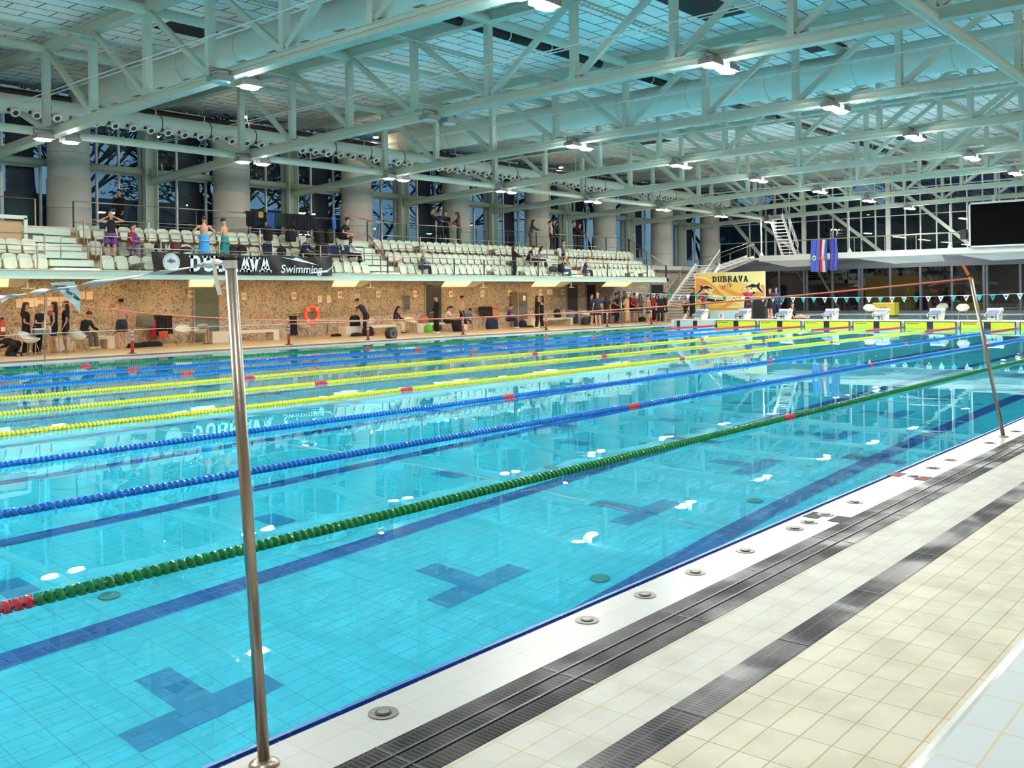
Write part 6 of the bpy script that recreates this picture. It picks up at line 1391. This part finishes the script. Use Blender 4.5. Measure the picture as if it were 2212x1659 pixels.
for a in (
    (dk(1279, 29.0), -70, 'man in a black jacket with folded arms, nearest of the waiting group', 1.78, dict(arms=('fold', 'fold'), top=NAVY_S, sleeve='long', bottom='shorts', hcol='black')),
    (dk(1292, 28.2), 60, 'bald man in a navy polo and long dark shorts, seen from behind', 1.84, dict(arms=('down', 'down'), top=NAVY_S, bottom='shorts', hair='bald')),
    (dk(1311, 28.6), 30, 'dark haired woman in a black printed shirt and trousers, seen from behind', 1.70, dict(arms=('hip', 'down'), top=BLACKC, bottom='trousers', shoes=WHITE, hair='long', hcol='black', fem=True)),
    (dk(1333, 30.6), -80, 'young man in a black t-shirt and trousers facing the pool in the waiting group', 1.82, dict(arms=('front', 'front'), top=BLACKC, bottom='trousers', shoes=BLACK, hcol='brown')),
    (dk(1339, 31.4), 230, 'tall dark haired man behind the young man in black', 1.92, dict(top=GREYC, hcol='black')),
    (dk(1350, 31.3), 230, 'dark haired man in a grey shirt behind the beige towel', 1.93, dict(top=GREYC, hcol='black')),
    (dk(1355, 30.0), 100, 'person wrapped in a long beige towel robe by the thin white pole', 1.78, dict(arms=('fold', 'fold'), bottom='robe', bcol=BEIGE, hair='long', hcol='blond', fem=True)),
    (dk(1362, 31.0), 230, 'man in a maroon shirt half hidden behind the beige robe', 1.86, dict(arms=('down', 'down'), top=MAROON, hcol='darkbrown')),
    (dk(1372, 30.6), 240, 'young man in a maroon polo and black shorts facing the pool', 1.80, dict(arms=('down', 'front'), top=MAROON, bottom='shorts', hcol='black')),
    (dk(1384, 30.8), 200, 'woman with long black hair in dark shorts at the centre of the waiting group', 1.72, dict(arms=('down', 'down'), top=GREYC, bottom='shorts', hair='long', hcol='black', fem=True)),
    (dk(1326, 31.0), 220, 'child in dark red shorts half hidden behind the woman in black', 1.40, dict(arms=('down', 'down'), top=M('dark_red', (.20, .02, .03), .8), bottom='shorts', bcol=M('dark_red', (.20, .02, .03), .8), hcol='black')),
    (dk(1401, 28.6), -30, 'shirtless swimmer in green shorts standing near the pool edge', 1.68, dict(arms=('front', 'front'), bottom='shorts', bcol=GREENS, hcol='black')),
    (dk(1409, 30.0), 230, 'person in maroon and black standing behind the swimmer in green shorts', 1.76, dict(arms=('down', 'down'), top=MAROON, bottom='trousers', hair='long', hcol='brown')),
    (dk(1420, 28.4), -60, 'young man in a pink red t-shirt and black shorts with a white stripe', 1.74, dict(arms=('front', 'phone'), top=PINKR, bottom='shorts', hcol='darkbrown')),
    (dk(1427, 28.1), 220, 'person in black half hidden behind the pink red t-shirt', 1.78, dict(arms=('down', 'down'), top=BLACKC, bottom='trousers', hcol='black')),
    (dk(1438, 27.9), -50, 'man in a black printed t-shirt at the far end of the waiting group', 1.82, dict(arms=('fold', 'fold'), top=BLACKC, bottom='shorts', hcol='black'))):
    person(a[0], a[1], a[2], a[3], **a[4])
# -- around the blocks and the banner
def bk(u, X, z=.25): return (X, YX(u, X, 670), z)
person(bk(1482, 54.2), 200, 'person in black sitting on the edge before the stair foot', 1.70, 'sit', lean=15, arms=('knee', 'knee'), top=BLACKC, bottom='shorts', hcol='black', seat_z=.35)
person(bk(1496, 54.6), 150, 'person in a loose black robe standing before the yellow banner corner', 1.82, arms=('fold', 'fold'), bottom='robe', bcol=BLACKC, hcol='black')
person(bk(1521, 53.6), 200, 'official in maroon shirt and grey trousers holding a phone before the yellow banner', 1.80, arms=('wave', 'phone'), top=MAROON, bottom='trousers', bcol=GREYC, hcol='black')
person(bk(1616, 52.4), 210, 'man in a maroon shirt and navy shorts with raised hands before the banner', 1.84, arms=('phone', 'wave'), top=MAROON, bottom='shorts', bcol=NAVYC, hcol='black')
person(bk(1664, 53.6), 160, 'woman in black shorts standing next to the yellow banner end', 1.70, arms=('reach', 'down'), top=BLACKC, bottom='shorts', hair='long', hcol='darkbrown', fem=True)
person(bk(1677, 57), 220, 'person in a dark blue jacket standing behind the woman in black shorts', 1.78, arms=('down', 'down'), top=M('blue_jacket', (.03, .06, .16), .8), sleeve='long', bottom='trousers', bcol=NAVYC, hcol='black')
person(bk(1716, 53.4), -80, 'woman in a black swimsuit sitting on the floor between two starting blocks', 1.68, 'floor', lean=-8, arms=('down', 'down'), top=BLACKC, sleeve='tank', bottom='briefs', hair='pony', hcol='brown', fem=True)
person(bk(1962, 71), 190, 'person in dark clothes seen behind the glass wall beside the yellow crate', 1.76, arms=('front', 'phone'), top=BLACKC, sleeve='long', bottom='trousers', bcol=GREYC, hcol='black')
person(bk(2052, 71), 200, 'seated person in black seen through the glass wall near the second crate', 1.74, 'sit', lean=5, arms=('reach', 'knee'), top=BLACKC, sleeve='long', bottom='trousers', hcol='black')
p = at(1529, 590, 1, 30.9); person((p.x, 31.6, p.z-1.25+.0), 60, 'bare backed person sitting at the top of the stair behind the yellow banner', 1.70, 'stand', arms=('front', 'front'), bottom='robe', bcol=M('tan_towel', (.40, .30, .18), .85), hcol='black')
# -- on the stand
def st(u, row, dy=0., dz=0.): y, z, _ = ROWS[row]; y += dy; return (XY(u, y, 540), y, z+dz)
person(st(241, 1, -.1), 50, 'swimmer in an open backed black suit with both hands on the bathing cap', 1.74, arms=('headback', 'headback'), top=BLACKC, sleeve='tank', bottom='shorts', bcol=M('purple_shorts', (.16, .05, .22), .8), hair='bald', fem=True)
person(st(281, 1, .05), -60, 'young man in maroon sitting on the middle row beside the violet towel', 1.74, 'sit', lean=10, arms=('knee', 'knee'), top=MAROON, bottom='trousers', bcol=GREYC, hcol='darkbrown', seat_z=.44)
person((XY(258, 33.6, 450), 33.6, 4.42), 200, 'man in dark clothes standing on the gallery between two pillars', 1.74, arms=('down', 'hip'), top=BLACKC, sleeve='long', bottom='trousers', hcol='black')
person(st(441, 1, -.1), 50, 'shirtless man wrapped in a bright blue towel, hands on hips, back to the pool', 1.76, arms=('hip', 'hip'), bottom='towel', bcol=BLUET, hcol='black')
person(st(486, 1, -.05), 120, 'shirtless youth wrapped in a teal towel looking down at his phone', 1.74, arms=('phone', 'phone'), bottom='towel', bcol=TEALT, hcol='black', headpitch=28)
person(st(737, 2, -.05), -50, 'man in a black t-shirt leaning on the upper rail with bare knees', 1.84, 'sit', lean=22, arms=('rail', 'phone'), top=BLACKC, bottom='shorts', hcol='darkbrown', seat_z=.60)
person(st(652, 1, .05), -60, 'boy in a navy top sitting among the backpacks with a red phone', 1.68, 'sit', lean=22, arms=('knee', 'phone'), top=NAVYC, sleeve='long', bottom='trousers', hcol='black', headpitch=15, seat_z=.40)
person(st(757, 1, .0), -30, 'woman in a white printed top sitting at the aisle end of the middle row', 1.66, 'sit', lean=6, arms=('knee', 'knee'), top=WHITEC, sleeve='long', bottom='trousers', hair='long', hcol='brown', fem=True, seat_z=.44)
person((XY(911, 29.15, 570), 29.2, 2.62), -40, 'grey haired person in a grey sweater and jeans sitting alone in the front row', 1.68, 'sit', lean=10, arms=('fold', 'knee'), top=GREYH, sleeve='long', bottom='trousers', bcol=NAVYC, hair='short', hcol='grey', seat_z=.46)
for (u, fc, lb, kw) in ((935, -60, 'tall man in black leaning on the gallery rail, first of the three men', dict(h=1.84, arms=('rail', 'rail'), top=BLACKC, sleeve='long', bottom='trousers', hcol='brown')), (951, -100, 'man in a dark navy jacket on the gallery, middle of the three men', dict(h=1.80, arms=('rail', 'rail'), top=NAVYC, sleeve='long', bottom='trousers', hcol='darkbrown')), (963, -150, 'man in dark clothes raising a hand on the gallery beside the pillar', dict(h=1.78, arms=('rail', 'wave'), top=BLACKC, sleeve='long', bottom='trousers', hcol='black')),
    (992, 150, 'woman in a patterned jacket and sage trousers gesturing on the gallery', dict(h=1.76, lean=8, arms=('phone', 'rail'), top=M('patterned_jacket', (.16, .10, .07), .8, noise=.8, nscale=14), sleeve='long', bottom='trousers', bcol=SEAG, hair='long', hcol='brown', fem=True)),
    (1146, -50, 'woman with long black hair leaning on the gallery rail end', dict(h=1.70, lean=14, arms=('rail', 'rail'), top=M('olive_jacket', (.06, .06, .04), .85), sleeve='long', bottom='trousers', bcol=GREYC, hair='long', hcol='black', fem=True)),
    (1190, -50, 'woman in a pale pink top standing at the gallery gap', dict(h=1.72, arms=('down', 'down'), top=PINKT, bottom='trousers', bcol=DGREY, hair='pony', hcol='darkbrown', fem=True)),
    (1197, -60, 'man in a dark green jacket beside the woman in pink', dict(h=1.80, arms=('down', 'rail'), top=M('dark_jacket', (.03, .035, .03), .85), sleeve='long', bottom='trousers', hcol='brown')),
    (1241, -60, 'balding man in a black sweater with hands on the gallery rail', dict(h=1.76, arms=('rail', 'rail'), top=BLACKC, sleeve='long', bottom='trousers', bcol=DGREY, hair='bald')),
    (1248, -70, 'person in black half hidden behind the balding man', dict(h=1.70, lean=10, arms=('rail', 'rail'), top=BLACKC, sleeve='long', bottom='trousers', hcol='brown'))):
    person((XY(u, 31.9, 500), 31.9, 4.42), fc, lb, **kw)
person((XY(1114, 28.85, 570), 28.95, 2.62), -40, 'woman with long dark hair in black standing at the front railing', 1.72, arms=('rail', 'rail'), top=BLACKC, sleeve='long', bottom='trousers', hair='long', hcol='darkbrown', fem=True)
person(st(1140, 1, -.0), -50, 'person in a dark printed shirt bent over a phone on the middle row', 1.70, 'sit', lean=22, arms=('knee', 'phone'), top=BLACKC, bottom='trousers', hcol='darkbrown', headpitch=20)
person(st(1162, 1, -.0), -50, 'girl in a white and blue shirt sitting beside the person with a phone', 1.64, 'sit', lean=16, arms=('knee', 'knee'), top=M('white_blue', (.45, .50, .56), .85), bottom='trousers', bcol=NAVYC, hair='long', hcol='brown', fem=True, headpitch=10)
person(st(1217, 1, .1), -50, 'boy in a grey hooded sweater standing on the middle row with a phone', 1.70, arms=('phone', 'phone'), top=GREYH, sleeve='long', bottom='trousers', hcol='black', headpitch=10)
person((XY(1214, 29.2, 570), 29.2, 2.62), -50, 'balding man in a grey print t-shirt and jeans sitting in the front row', 1.76, 'sit', lean=16, arms=('knee', 'rail'), top=M('grey_print', (.30, .36, .37), .85, noise=.4, nscale=12), bottom='trousers', bcol=JEANS, shoes=WHITE, hair='bald', seat_z=.42)
person((XY(1262, 29.2, 570), 29.2, 2.62), -50, 'person in a navy vest sitting in the first seat of the far block', 1.68, 'sit', lean=14, arms=('knee', 'knee'), top=M('navy_vest', (.02, .03, .09), .85), sleeve='tank', bottom='trousers', bcol=NAVYC, shoes=BLACK, hair='short', hcol='black', seat_z=.42)
